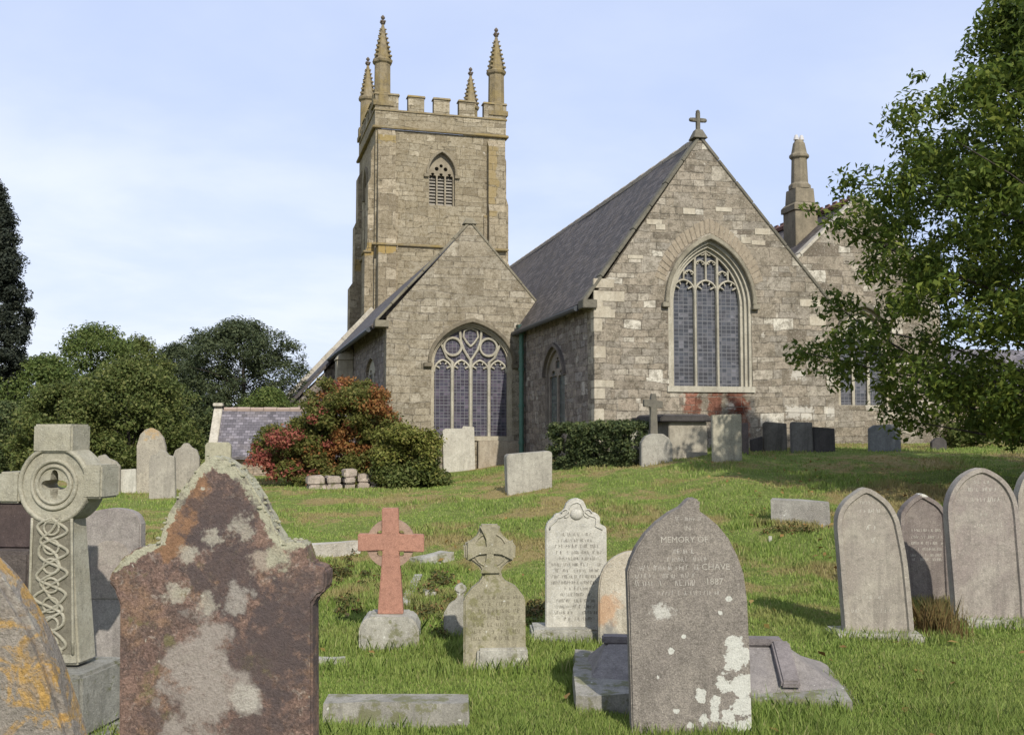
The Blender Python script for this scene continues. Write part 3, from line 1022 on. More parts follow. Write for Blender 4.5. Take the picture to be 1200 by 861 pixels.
# ---- right aisle behind the chancel, with a low vestry
DR = 2.6
gx_p, gz_p = CH.px(1007, 232, DR)
gx_l, gz_l = CH.px(915, 322, DR)
gx_r, gz_r = CH.px(1101, 335, DR)
rwl, rws = CH.px(983, 475, DR)
rwr = CH.px(1043, 475, DR)[0]
rcx = (rwl + rwr) / 2
rz_s, rz_p = CH.px(1012, 402, DR)[1], CH.px(1012, 360, DR)[1]
M_right = masonry('granite_rubble_right', 0.21, 0.5, WARM, MORT, lichen=0.4, big=0.7)
mb = MB()
mb.prism([(gx_l, WB), (gx_l, gz_l), (gx_p, gz_p), (gx_r, gz_r), (gx_r, WB)], DR, DR + 0.6, [arch(rcx, rwr - rwl, rws, rz_s, rz_p)])
raisle = part(mb, 'aisle_gable', M_right, CH)
mb = MB()
o = arch(rcx, rwr - rwl, rws, rz_s, rz_p)
n_ = arch(rcx, rwr - rwl - 0.2, rws, rz_s, rz_p - 0.12)
mb.prism(o + n_[::-1], DR + 0.03, DR + 0.3)
rw_ = part(mb, 'window', M_dress, CH)
mb = MB()
lw = (rwr - rwl - 0.2) / 3
hs = [light(rcx + (k - 1) * lw, lw - 0.1, rws + 0.02, rz_s - 0.1, rz_s + 0.18) for k in range(3)]
hs += [roundel(rcx - 0.3, rz_s + 0.42, 0.17), roundel(rcx + 0.3, rz_s + 0.42, 0.17), roundel(rcx, rz_s + 0.68, 0.14)]
mb.prism(arch(rcx, rwr - rwl - 0.2, rws, rz_s, rz_p - 0.12), DR + 0.18, DR + 0.3, hs)
part(mb, 'tracery', M_dresspale, CH, rw_)
mb = MB()
mb.prism(arch(rcx, rwr - rwl - 0.21, rws, rz_s, rz_p - 0.13), DR + 0.25, DR + 0.265)
part(mb, 'pane', M_glass, CH, rw_)
mb = MB()
hood(mb, rcx, rwr - rwl + 0.02, rz_s, rz_p + 0.01, 0.12, DR - 0.13, DR + 0.02)
part(mb, 'hood_mould', M_cope, CH, rw_, bevel=0.015)
gsl = (gz_p - gz_l) / (gx_p - gx_l)
gsr = (gz_p - gz_r) / (gx_r - gx_p)
mb = MB()
mb.prism([(gx_l - 0.3, gz_l - 0.3 * gsl), (gx_p, gz_p - 0.08), (gx_r + 0.3, gz_r - 0.3 * gsr), (gx_r + 0.3, gz_r - 0.3 * gsr - 0.14), (gx_p, gz_p - 0.22), (gx_l - 0.3, gz_l - 0.3 * gsl - 0.14)], DR + 0.3, DR + 20)
rroof = part(mb, 'aisle_roof', M_slate, CH)
mb = MB()
for i in range(42):
    mb.tube([(gx_p, DR + 0.4 + i * 0.46, gz_p + 0.01), (gx_p, DR + 0.84 + i * 0.46, gz_p + 0.01)], 0.12, 6)
    mb.box(gx_p - 0.03, gx_p + 0.03, DR + 0.45 + i * 0.46, DR + 0.7 + i * 0.46, gz_p + 0.1, gz_p + 0.2)
part(mb, 'ridge_tiles', plain('red_ridge_clay', (0.16, 0.085, 0.065), 0.8, 0.3), CH, rroof)
mb = MB()
rake(mb, (gx_l, gz_l), (gx_p - 0.02, gz_p), 0.09, DR - 0.06, DR + 0.32, -0.01)
rake(mb, (gx_r + 0.1, gz_r - 0.1 * gsr), (gx_p + 0.02, gz_p), 0.14, DR - 0.06, DR + 0.32, -0.01)
part(mb, 'coping', M_copepale, CH, raisle, bevel=0.015)
mb = MB()
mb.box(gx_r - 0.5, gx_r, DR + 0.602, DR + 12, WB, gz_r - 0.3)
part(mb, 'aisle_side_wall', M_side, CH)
vx1 = gx_r + 6.5
vz = CH.px(1101, 452, DR + 0.8)[1]
mb = MB()
mb.prism([(gx_r + 0.002, WB), (gx_r + 0.002, vz), (vx1, vz), (vx1, WB)], DR + 0.8, DR + 1.3)
mb.box(vx1 - 0.5, vx1, DR + 1.302, DR + 5, WB, vz)
mb.box(gx_r + 0.002, vx1 - 0.502, DR + 4.5, DR + 5, WB, vz)
part(mb, 'vestry_wall', masonry('pink_rubble', 0.22, 0.5, [(p, (c[0] * 1.35, c[1] * 1.22, c[2] * 1.15)) for p, c in WARM], (0.33, 0.28, 0.22), lichen=0.3), CH)
mb = MB()
v2 = vz + 1.5
mb.bm.verts.ensure_lookup_table()
mb.hexa([(gx_r + 0.003, DR + 0.6, vz + 0.0), (vx1 + 0.15, DR + 0.6, vz + 0.0), (vx1 + 0.15, DR + 5.2, vz + 0.0), (gx_r + 0.003, DR + 5.2, vz + 0.0)],
        [(gx_r + 0.003, DR + 2.9, v2), (vx1 + 0.15, DR + 2.9, v2), (vx1 + 0.15, DR + 2.95, v2), (gx_r + 0.003, DR + 2.95, v2)])
part(mb, 'vestry_roof', M_slate2, CH)
tpx = CH.px(1101, 490, DR + 0.7)[0]
mb = MB()
mb.tube([(tpx, DR + 0.7, WB), (tpx, DR + 0.7, vz - 0.1)], 0.07, 8)
part(mb, 'downpipe', plain('pale_teal_iron', (0.16, 0.25, 0.23), 0.5), CH)

# ---- octagonal chimney in the valley between chancel and right aisle
D2 = 4.2
cx0 = CH.px(933, 300, D2)[0]
cx1 = CH.px(959, 300, D2)[0]
cw = cx1 - cx0
ccx = (cx0 + cx1) / 2
zf = lambda y: CH.px(937, y, D2)[1]
mb = MB()
h2 = cw / 2
cy = D2 + h2
mb.box(cx0, cx1, D2, D2 + cw, zf(345), zf(246))
mb.box(cx0 - 0.06, cx1 + 0.06, D2 - 0.06, D2 + cw + 0.06, zf(246) + 0.001, zf(240))
mb.box(cx0 - 0.06, cx1 + 0.06, D2 - 0.06, D2 + cw + 0.06, zf(240) + 0.001, zf(236), top=(0.1, 0.1))
mb.box(cx0 + 0.05, cx1 - 0.05, D2 + 0.05, D2 + cw - 0.05, zf(236) + 0.001, zf(219), top=(0.03, 0.03))
q = cw * 0.385
mb.lathe([(q + 0.06, zf(219) + 0.002), (q + 0.06, zf(214)), (q - 0.03, zf(211)), (q - 0.06, zf(183)), (q + 0.02, zf(181)), (q + 0.02, zf(178)), (q - 0.05, zf(176)), (q - 0.12, zf(164)), (q - 0.2, zf(160))], (ccx, cy, 0), 8, math.pi / 8)
chim = part(mb, 'chimney', stone('chimney_granite', (0.25, 0.21, 0.145), (0.17, 0.145, 0.10), spots=0.15, sc=0.8), CH, bevel=0.012)
mb = MB()
for s in (-1, 1):
    mb.lathe([(0.10, zf(160)), (0.085, zf(157)), (0.05, zf(154))], (ccx + s * 0.10, cy, 0), 8)
part(mb, 'chimney_pot', plain('pale_pot', (0.45, 0.43, 0.40), 0.8), CH, chim)

# ---- tower
ZT = lambda y: TW.px(448, y)[1]
WT = TW.px(592, 300)[0]
z_s2, z_s1, z_cr, z_me = ZT(290), ZT(151), ZT(128), ZT(109)
bw_l, bw_s = TW.px(502, 240)
bw_r = TW.px(533, 240)[0]
bcx = (bw_l + bw_r) / 2
b_sp, b_ap = TW.px(517, 204)[1], TW.px(517, 179)[1]
mb = MB()
mb.prism([(0, 0), (0, z_s1), (WT, z_s1), (WT, 0)], 0, 0.8, [arch(bcx, bw_r - bw_l, bw_s, b_sp, b_ap)])
tower = part(mb, 'tower', M_tower, TW)
TL = Fr(TW.o.x, TW.o.y, 0, TW.rot - math.pi / 2)
mb = MB()
bh = (-WT / 2)
mb.prism([(-WT, 0), (-WT, z_s1), (-0.802, z_s1), (-0.802, 0)], 0, 0.8, [arch(bh, (bw_r - bw_l) * 1.15, bw_s - 3.4, b_sp - 0.6, b_ap - 0.3)])
part(mb, 'tower_side_wall', M_tower, TL)
mb = MB()
mb.box(WT - 0.8, WT, 0.802, WT, 0, z_s1)
mb.box(0.802, WT - 0.802, WT - 0.8, WT, 0, z_s1)
mb.box(0.802, WT - 0.802, 0.802, WT - 0.802, z_s1 - 0.5, z_s1 - 0.1)
part(mb, 'tower_side_wall', M_tower, TW)
for fr_, c, wd, zb in ((TW, bcx, bw_r - bw_l, bw_s), (TL, bh, (bw_r - bw_l) * 1.15, bw_s - 3.4)):
    sp_, ap_ = (b_sp, b_ap) if fr_ is TW else (b_sp - 0.6, b_ap - 0.3)
    mb = MB()
    lw = wd / 3
    hs = [light(c + (k - 1) * lw * 0.95, lw - 0.12, zb + 0.05, sp_ - 0.15, sp_ + 0.12) for k in range(3)]
    hs += [roundel(c - 0.28, sp_ + 0.36, 0.13, 10), roundel(c + 0.28, sp_ + 0.36, 0.13, 10), roundel(c, sp_ + 0.56, 0.11, 10)]
    mb.prism(arch(c, wd + 0.01, zb, sp_, ap_ + 0.01), 0.22, 0.42, hs)
    bwn = part(mb, 'belfry_window', stone('buff_belfry_stone', (0.285, 0.245, 0.175), (0.22, 0.185, 0.13), spots=0.1, sc=0.8), fr_)
    mb = MB()
    mb.prism(arch(c, wd - 0.02, zb, sp_, ap_ - 0.02), 0.62, 0.66)
    part(mb, 'back_panel', M_dark, fr_, bwn)
    mb = MB()
    n_l = int((sp_ - zb) / 0.2)
    for i in range(n_l):
        zz3 = zb + 0.1 + i * 0.2
        mb.hexa([(c - wd / 2 + 0.02, 0.43, zz3), (c + wd / 2 - 0.02, 0.43, zz3), (c + wd / 2 - 0.02, 0.60, zz3 + 0.14), (c - wd / 2 + 0.02, 0.60, zz3 + 0.14)],
                [(c - wd / 2 + 0.02, 0.43, zz3 + 0.04), (c + wd / 2 - 0.02, 0.43, zz3 + 0.04), (c + wd / 2 - 0.02, 0.60, zz3 + 0.18), (c - wd / 2 + 0.02, 0.60, zz3 + 0.18)])
    part(mb, 'louvres', plain('slate_louvre', (0.26, 0.235, 0.19), 0.8), fr_, bwn)
    mb = MB()
    hood(mb, c, wd + 0.02, sp_, ap_ + 0.01, 0.13, -0.14, 0.02, drop=0.05)
    for s in (-1, 1):
        mb.box(c + s * (wd / 2 + 0.14) - 0.16, c + s * (wd / 2 + 0.14) + 0.16, -0.16, 0.02, sp_ - 0.26, sp_ - 0.052)
    part(mb, 'hood_mould', stone('buff_hood', (0.235, 0.20, 0.14), (0.18, 0.15, 0.10), spots=0.1, sc=0.8), fr_, bwn, bevel=0.02)

pw0 = 0.42
# stepped angle buttresses: two on each visible corner
bfw = TW.px(462, 240)[0]


def buttress(x0, x1, y0, y1, steps, axis):
    """steps: list of (z, projection); axis 'f' projects to -y, 'l' to -x, 'r' to +x"""
    mb = MB()
    zb = 0.0
    for i, (zt_, pr) in enumerate(steps):
        if axis == 'f':
            mb.box(x0, x1, y0 - pr, y0 - 0.001, zb, zt_)
            nxt = steps[i + 1][1] if i + 1 < len(steps) else 0.02
            mb.hexa([(x0, y0 - pr, zt_ + .001), (x1, y0 - pr, zt_ + .001), (x1, y0 - 0.001, zt_ + .001), (x0, y0 - 0.001, zt_ + .001)],
                    [(x0, y0 - nxt, zt_ + 0.45), (x1, y0 - nxt, zt_ + 0.45), (x1, y0 - 0.001, zt_ + 0.45), (x0, y0 - 0.001, zt_ + 0.45)])
        else:
            s = -1 if axis == 'l' else 1
            a = x0
            nxt = steps[i + 1][1] if i + 1 < len(steps) else 0.02
            xs = sorted((a + s * pr, a + s * 0.001))
            mb.box(xs[0], xs[1], y0, y1, zb, zt_)
            lo_ = [a + s * pr, a + s * 0.001]
            hi_ = [a + s * nxt, a + s * 0.001]
            if s > 0:
                lo_, hi_ = lo_[::-1], hi_[::-1]
            mb.hexa([(lo_[0], y0, zt_ + .001), (lo_[1], y0, zt_ + .001), (lo_[1], y1, zt_ + .001), (lo_[0], y1, zt_ + .001)],
                    [(hi_[0], y0, zt_ + 0.45), (hi_[1], y0, zt_ + 0.45), (hi_[1], y1, zt_ + 0.45), (hi_[0], y1, zt_ + 0.45)])
        zb = zt_ + 0.451
    return part(mb, 'buttress', M_pier, TW)


zA, zB, zC = z_s2, ZT(232), ZT(160)
buttress(0.12, bfw, 0, 0, [(zA, 0.85), (ZT(228), 0.6), (zC, 0.42)], 'f')
buttress(WT - bfw, WT - 0.12, 0, 0, [(zA - 1.2, 0.85), (ZT(242), 0.6), (zC - 0.2, 0.42)], 'f')
buttress(0, 0, 0.35, 1.6, [(zA - 0.3, 0.55), (ZT(215), 0.38), (zC - 0.9, 0.22)], 'l')
buttress(0, 0, WT - 1.6, WT - 0.35, [(ZT(310) - 0.5, 0.75), (ZT(240), 0.45), (zC - 0.9, 0.25)], 'l')
buttress(WT, 0, 0.35, 1.6, [(zA - 1.0, 0.55), (ZT(230), 0.30), (zC - 0.9, 0.16)], 'r')
# slim pilasters beside the front buttresses
for xa_, xb_ in ((bfw + 0.03, bfw + 0.22), (WT - bfw - 0.22, WT - bfw - 0.03)):
    mb = MB()
    mb.box(xa_, xb_, -0.16, -0.001, 0.0, ZT(226) if xa_ < 2 else ZT(246), top=(0.0, 0.0))
    part(mb, 'pilaster', M_pier, TW)
mb = MB()
mb.box(-0.10, WT + 0.10, -0.10, pw0 - 0.01, z_cr - 0.10, z_cr - 0.001)
mb.box(-0.10, pw0 - 0.01, pw0 - 0.008, WT - 0.5, z_cr - 0.10, z_cr - 0.001)
part(mb, 'parapet_coping', M_string, TW)
# string courses
mb = MB()
for z_, pr in ((z_s1, 0.2), (z_s2, 0.14)):
    if pr < 0.2:
        part(mb, 'string_course', M_string, TW, tower, bevel=0.03)
        mb = MB()
    zz1 = z_ + (0.13 if pr < 0.2 else 0.0)
    mb.box(-pr, WT + pr, -pr, -0.003, zz1, zz1 + 0.16, top=(0.03, 0.0))
    mb.box(-pr, -0.003, -0.001, WT + pr, zz1, zz1 + 0.16)
    mb.box(WT + 0.003, WT + pr, -0.001, WT + pr, zz1, zz1 + 0.16)
    mb.box(0.0, WT, WT + 0.003, WT + pr, zz1, zz1 + 0.16)
for (x0, x1, pr) in ((0.02, bfw + 0.1, 0.94), (WT - bfw - 0.1, WT - 0.02, 0.94)):
    mb.box(x0, x1, -pr, -0.142, z_s2 - 0.02, z_s2 + 0.126)
mb.box(-0.64, -0.142, 0.25, 1.7, z_s2 - 0.3, z_s2 - 0.16)
part(mb, 'string_course', M_string, TW, tower, bevel=0.03)
# parapet with merlons
mb = MB()
zp0 = z_s1 + 0.162
pw = 0.42
mb.box(-0.04, WT + 0.04, -0.04, pw, zp0, z_cr - 0.101)
mb.box(-0.04, WT + 0.04, WT - pw, WT + 0.04, zp0, z_cr)
mb.box(-0.04, pw, pw + 0.001, WT - pw - 0.001, zp0, z_cr - 0.101)
mb.box(WT - pw, WT + 0.04, pw + 0.001, WT - pw - 0.001, zp0, z_cr)
part(mb, 'parapet', M_tower, TW)
pier = TW.px(467, 115)[0]
rest = WT - 2 * pier
mw = rest * 0.185
gp = (rest - 3 * mw) / 4
runs = [(-0.04, pier)] + [(pier + gp * (k + 1) + mw * k, pier + gp * (k + 1) + mw * (k + 1)) for k in range(3)] + [(WT - pier, WT + 0.04)]
for side_ in ('front', 'back', 'left', 'right'):
    for j, (a, b) in enumerate(runs):
        if side_ in ('left', 'right') and j in (0, 4):
            a, b = (pw + 0.002, pier) if j == 0 else (WT - pier, WT - pw - 0.002)
        mb = MB()
        if side_ == 'front':
            e = (a, b, -0.04, pw)
        elif side_ == 'back':
            e = (a, b, WT - pw, WT + 0.04)
        elif side_ == 'left':
            e = (-0.04, pw, a, b)
        else:
            e = (WT - pw, WT + 0.04, a, b)
        mb.box(*e, z_cr + 0.001, z_me - 0.12)
        me_ = part(mb, 'merlon', M_tower, TW)
        mb = MB()
        g = 0.07 if not (side_ in ('left', 'right') and j in (0, 4)) else 0.0
        mb.box(e[0] - g, e[1] + g, e[2] - g, e[3] + g, z_me - 0.119, z_me, top=(0.04, 0.04))
        part(mb, 'merlon_cap', M_string, TW, me_)
# pinnacles
px_w = TW.px(459, 90)[0] - TW.px(440, 90)[0]
pc = TW.px(449.5, 90)[0]
zb_, zc_, zt_ = ZT(109), ZT(70), ZT(14)
for ix, (cx_, cy_) in enumerate(((pc, pc + 0.05), (WT - pc, pc + 0.05), (pc, WT - pc), (WT - pc, WT - pc))):
    r = px_w / 2
    mb = MB()
    mb.lathe([(r * 1.32, zb_ - 0.5), (r * 1.32, zb_ + 0.02), (r * 1.04, zb_ + 0.1), (r * 1.0, zc_ - 0.16), (r * 1.22, zc_ - 0.06), (r * 1.30, zc_ + 0.08), (r * 1.18, zc_ + 0.16)], (cx_, cy_, 0), 8, math.pi / 8)
    mb.box(cx_ - r * 1.25, cx_ + r * 1.25, cy_ - r * 1.25, cy_ + r * 1.25, zb_ - 0.8, zb_ - 0.502)
    p_ = part(mb, 'pinnacle', M_pinn, TW)
    mb = MB()
    z0_, z1_ = zc_ + 0.161, zt_ - 0.62
    mb.lathe([(r * 1.12, z0_), (r * 0.62, z0_ + (z1_ - z0_) * 0.52), (r * 0.16, z1_)], (cx_, cy_, 0), 8, math.pi / 8)
    # crockets climb the four diagonal ridges
    for k in range(7):
        f = 0.03 + k / 7.6
        rr_ = r * (1.14 - 0.98 * f) + 0.05
        zz4 = z0_ + (z1_ - z0_) * f + 0.07
        for q_ in range(4):
            an = math.pi / 4 + q_ * math.pi / 2
            mb.ball((cx_ + rr_ * math.cos(an), cy_ + rr_ * math.sin(an), zz4), 0.125 - 0.008 * k, 1, (1, 1, 0.8))
    part(mb, 'spire', M_pinn, TW, p_)
    mb = MB()
    mb.lathe([(0.075, z1_), (0.15, z1_ + 0.07), (0.06, z1_ + 0.15), (0.05, z1_ + 0.32), (0.13, z1_ + 0.42), (0.13, z1_ + 0.5), (0.03, z1_ + 0.62)], (cx_, cy_, 0), 8)
    for q_ in range(4):
        an = math.pi / 4 + q_ * math.pi / 2
        mb.ball((cx_ + 0.15 * math.cos(an), cy_ + 0.15 * math.sin(an), z1_ + 0.2), 0.085, 1)
    part(mb, 'finial', plain('dark_finial_stone', (0.12, 0.095, 0.07), 0.9), TW, p_)

# ------------------------------------------------------------------ the turf
def in_church(X, Y, m=0.0):
    a = CH.to_local(Vector((X, Y, 0)) - CH.o)
    if -m < a.x < x_r + m and a.y > -m:
        return True
    if gx_l < a.x < vx1 + m and a.y > DR - m:
        return True
    b = AI.to_local(Vector((X, Y, 0)) - AI.o)
    return -m < b.x < ax_r + 1 and b.y > -m


def axis(segs):
    out = []
    for a, b, st in segs:
        n = max(1, int(round((b - a) / st)))
        out += [a + (b - a) * i / n for i in range(n)]
    out.append(segs[-1][1])
    return out


xs = axis([(-600, -60, 40), (-60, -20, 3), (-20, 20, 0.25), (20, 60, 3), (60, 600, 40)])
ys = axis([(-20, 0, 4), (0, 36, 0.25), (36, 80, 2.5), (80, 900, 40)])
nxg, nyg = len(xs), len(ys)
verts = [(x, y, ground(x, y)) for y in ys for x in xs]
faces = [(j * nxg + i, j * nxg + i + 1, (j + 1) * nxg + i + 1, (j + 1) * nxg + i) for j in range(nyg - 1) for i in range(nxg - 1)]
me = bpy.data.meshes.new('ground')
me.from_pydata(verts, [], faces)
me.polygons.foreach_set('use_smooth', [True] * len(faces))
M_ground, t = mat('turf_soil')
co = objco(t)
g1 = t.noise(co, 0.45, 5, 0.65)
g2 = t.noise(co, 2.4, 6, 0.7)
g3 = t.noise(co, 30, 4, 0.75)
col = t.mix(t.step(g2.outputs[0], 0.35, 0.65), (0.140, 0.178, 0.044), (0.205, 0.232, 0.068))
tan_ = t.math('MULTIPLY', t.step(t.math('ADD', t.math('MULTIPLY', g1.outputs[0], 0.7), t.math('MULTIPLY', g2.outputs[0], 0.4)), 0.52, 0.61), t.math('ADD', 0.08, t.math('MULTIPLY', t.step(t.n('ShaderNodeSeparateXYZ', {0: co}).outputs[1], 8.5, 11.5), 0.85)))
col = t.mix(t.math('MULTIPLY', tan_, 0.85), col, (0.32, 0.23, 0.11))
col = t.mix(0.6, col, t.mix(g3.outputs[0], (0.15, 0.15, 0.15), (0.9, 0.9, 0.9)), 'OVERLAY')
t.finish(col, t.math('ADD', t.math('MULTIPLY', g2.outputs[0], 0.6), g3.outputs[0]), 1.0, 0.05, 0.05)
me.materials.append(M_ground)
gobj = link('ground', me)
tag(gobj, 'mown churchyard turf rising gently towards the church', 'ground', kind='structure')

STONES = 'gravestones and crosses in the churchyard'
rs = random.Random(11)


def grave(label, cat, X, Y, yaw=0.0, lean=0.0, roll=0.0, name='headstone', group=STONES, dz=0.0):
    z = ground(X, Y) + dz
    o = empty(name, (X, Y, z), (lean, roll, yaw), label, cat, group)
    return o


def sub(mb, name, m, parent, loc=(0, 0, 0), rot=(0, 0, 0), **kw):
    o = mb.build(name, m, parent, None, **kw)
    o.location = loc
    o.rotation_euler = rot
    return o


class Face:
    """maps photo outline measurements of an upright stone to metres in the stone's own frame"""
    def __init__(s, basepx, yaw=0.0, Y=None):
        p = onground(*basepx) if Y is None else Vector((*at(basepx[0], basepx[1], Y).xy, 0))
        s.X, s.Y, s.yaw = p.x, p.y, yaw
        s.gz = ground(p.x, p.y)
        s.fr = Fr(p.x, p.y, 0, yaw)

    def pts(s, lst, d=0.0):
        out = []
        for a, b in lst:
            x, z = s.fr.px(a, b, d)
            out.append((x, z - s.gz))
        return out

    def size(s, n):
        return n * s.Y / F


def dig(pts, depth=0.3):
    """carry the two lowest corners of an outline into the ground"""
    return [(x, min(z, -depth)) if i in (0, len(pts) - 1) else (x, z) for i, (x, z) in enumerate(pts)]


def smooth_pts(pts, n=4):
    """Catmull-Rom through outline points, keeping the ends"""
    out = []
    for i in range(len(pts) - 1):
        p0 = Vector(pts[max(0, i - 1)]); p1 = Vector(pts[i]); p2 = Vector(pts[i + 1]); p3 = Vector(pts[min(len(pts) - 1, i + 2)])
        for k in range(n):
            t_ = k / n
            v = 0.5 * ((2 * p1) + (p2 - p0) * t_ + (2 * p0 - 5 * p1 + 4 * p2 - p3) * t_ ** 2 + (3 * p1 - p0 - 3 * p2 + p3) * t_ ** 3)
            out.append((v.x, v.y))
    out.append(tuple(pts[-1]))
    return out


def shrink(pts, d):
    """inset an outline roughly by d"""
    out = []
    n = len(pts)
    ar = sum(pts[i][0] * pts[(i + 1) % n][1] - pts[(i + 1) % n][0] * pts[i][1] for i in range(n))
    sg = 1 if ar > 0 else -1
    for i in range(n):
        a, b, c = Vector(pts[i - 1]), Vector(pts[i]), Vector(pts[(i + 1) % n])
        e1 = (b - a).normalized() if (b - a).length > 1e-6 else Vector((1, 0))
        e2 = (c - b).normalized() if (c - b).length > 1e-6 else e1
        nn = Vector((-(e1.y + e2.y), e1.x + e2.x))
        if nn.length < 1e-4:
            nn = Vector((-e1.y, e1.x))
        nn.normalize()
        k = max(0.5, nn.dot(Vector((-e1.y, e1.x))))
        out.append(tuple(b + nn * sg * d / k))
    return out


def slab(outline, th, m, parent, name='slab', bevel=0.012, panel=0.0, panel_depth=0.012, seg=2, rough=0.0):
    mb = MB()
    if panel:
        inner = shrink(outline, panel)
        mb.prism(outline + inner[::-1] if False else outline, -th / 2 + panel_depth, th / 2)
        # raised border round a sunk face
        n = len(outline)
        f = -th / 2
        for i in range(n - 1):
            a, b, c, e = outline[i], outline[i + 1], inner[i + 1], inner[i]
            k = 0.25
            a2 = tuple(Vector(a).lerp(Vector(e), 0.02)); b2 = tuple(Vector(b).lerp(Vector(c), 0.02))
            mb.hexa([(a2[0], f + panel_depth + 0.002, a2[1]), (b2[0], f + panel_depth + 0.002, b2[1]), (c[0], f + panel_depth + 0.002, c[1]), (e[0], f + panel_depth + 0.002, e[1])],
                    [(*[a2[0]], f, a2[1]), (b2[0], f, b2[1]), (c[0] + (b2[0] - c[0]) * k, f, c[1] + (b2[1] - c[1]) * k), (e[0] + (a2[0] - e[0]) * k, f, e[1] + (a2[1] - e[1]) * k)])
        o = sub(mb, name, m, parent)
        return o
    mb.prism(outline, -th / 2, th / 2)
    return sub(mb, name, m, parent, bevel=bevel, seg=seg)


def write(parent, lines, m, name='inscription', y=-0.06, depth=0.002):
    """lines: (text, x, z, size) cut on the stone's face, as one mesh"""
    bm = bmesh.new()
    for txt, x, z, s in lines:
        cu = bpy.data.curves.new('lettering', 'FONT')
        cu.body = txt
        cu.size = s
        cu.align_x = 'CENTER'
        cu.extrude = depth
        cu.resolution_u = 2
        ob = bpy.data.objects.new('lettering', cu)
        COL.objects.link(ob)
        dg = bpy.context.evaluated_depsgraph_get()
        me_ = ob.evaluated_get(dg).to_mesh()
        tmp = bmesh.new()
        tmp.from_mesh(me_)
        bmesh.ops.transform(tmp, matrix=Matrix.Translation((x, y, z)) @ Matrix.Rotation(math.pi / 2, 4, 'X'), verts=tmp.verts)
        m2 = bpy.data.meshes.new('tmp')
        tmp.to_mesh(m2)
        tmp.free()
        bm.from_mesh(m2)
        bpy.data.meshes.remove(m2)
        ob.evaluated_get(dg).to_mesh_clear()
        bpy.data.objects.remove(ob)
        bpy.data.curves.remove(cu)
    me_ = bpy.data.meshes.new(name)
    bm.to_mesh(me_)
    bm.free()
    me_.materials.append(m)
    o = link(name, me_, parent)
    return o


def worn(parent, rows, m, y, seed=1, name='inscription'):
    """rows of letters too weathered to read: short cut strokes (x0, x1, z, height, share kept)"""
    r = random.Random(seed)
    mb = MB()
    for x0, x1, z, h, keep in rows:
        x = x0
        while x < x1:
            if r.random() < 0.18:
                x += h * 0.55
                continue
            if r.random() < keep:
                sx = h * r.choice((0.0, 0.0, 0.18, -0.18))
                w_ = h * 0.11
                hh = h * r.uniform(0.7, 1.0)
                mb.hexa([(x, y + 0.003, z), (x + w_, y + 0.003, z), (x + w_ + sx, y + 0.003, z + hh), (x + sx, y + 0.003, z + hh)],
                        [(x, y, z), (x + w_, y, z), (x + w_ + sx, y, z + hh), (x + sx, y, z + hh)])
                if r.random() < 0.5:
                    zz_ = z + hh * r.choice((0.0, 0.45, 0.86))
                    mb.box(x + w_ + sx * 0.5, x + w_ + sx * 0.5 + h * 0.28, y, y + 0.003, zz_, zz_ + w_)
            x += h * r.uniform(0.22, 0.42)
    o = sub(mb, name, m, parent)
    o['kind'] = 'stuff'
    return o


# stone recipes
def S_red(fc):
    """fc maps photo positions on the stone to its own metres"""
    P_ = lambda x, y: fc.pts([(x, y)])[0]
    grey, pal, dk, crust = (0.275, 0.240, 0.205), (0.37, 0.34, 0.27), (0.080, 0.062, 0.058), (0.36, 0.345, 0.245)
    pt = []
    for x, y, r_, c, am, e in ((262, 600, 0.20, dk, 0.8, 14), (275, 668, 0.24, dk, 0.85, 14), (320, 760, 0.30, dk, 0.85, 14), (352, 720, 0.26, dk, 0.7, 14), (215, 830, 0.16, dk, 0.6, 14), (300, 850, 0.22, dk, 0.7, 14),
                               (235, 770, 0.145, grey, 0.9, 7), (255, 740, 0.12, grey, 0.9, 7), (232, 815, 0.14, grey, 0.9, 7), (262, 800, 0.11, grey, 0.85, 7), (293, 812, 0.075, (0.36, 0.33, 0.28), 0.95, 4), (240, 880, 0.2, grey, 0.8, 7),
                               (213, 690, 0.06, pal, 0.7, 22), (250, 705, 0.05, pal, 0.6, 22), (256, 628, 0.045, pal, 0.7, 24), (288, 615, 0.06, pal, 0.6, 22), (226, 650, 0.05, pal, 0.7, 16), (285, 700, 0.07, (0.30, 0.27, 0.23), 0.8, 14), (312, 660, 0.06, (0.36, 0.30, 0.23), 0.7, 14), (330, 650, 0.07, crust, 0.7, 16)):
        x_, z_ = P_(x, y)
        pt.append((x_, z_, r_, c, am, e))
    bd = []
    for (a_, b_), (c_, d_), w_ in (((192, 632), (222, 568), 0.036), ((222, 568), (252, 537), 0.04), ((262, 537), (300, 566), 0.045), ((300, 566), (334, 632), 0.04), ((140, 664), (186, 637), 0.022), ((335, 636), (360, 636), 0.02)):
        p0, p1 = P_(a_, b_), P_(c_, d_)
        bd.append((*p0, *p1, w_, crust, 0.92, 22.0))
    p0, p1 = P_(205, 640), P_(238, 560)
    bd.insert(0, (*p0, *p1, 0.09, (0.245, 0.135, 0.07), 0.75, 8.0))
    return stone('rust_red_sandstone', (0.200, 0.130, 0.100), (0.140, 0.092, 0.076), spots=0.22, spot_col=(0.42, 0.40, 0.32), sc=1.3, streak=0.25, bump=0.009, grain=0.85, moss=0.25, moss_col=(0.15, 0.135, 0.06),
                 extra=[(3.0, 0.52, 0.62, (0.23, 0.145, 0.085), 0.5), (11.0, 0.47, 0.60, (0.085, 0.064, 0.056), 0.7), (19.0, 0.56, 0.66, (0.30, 0.26, 0.22), 0.45)], patches=pt, bands=bd)


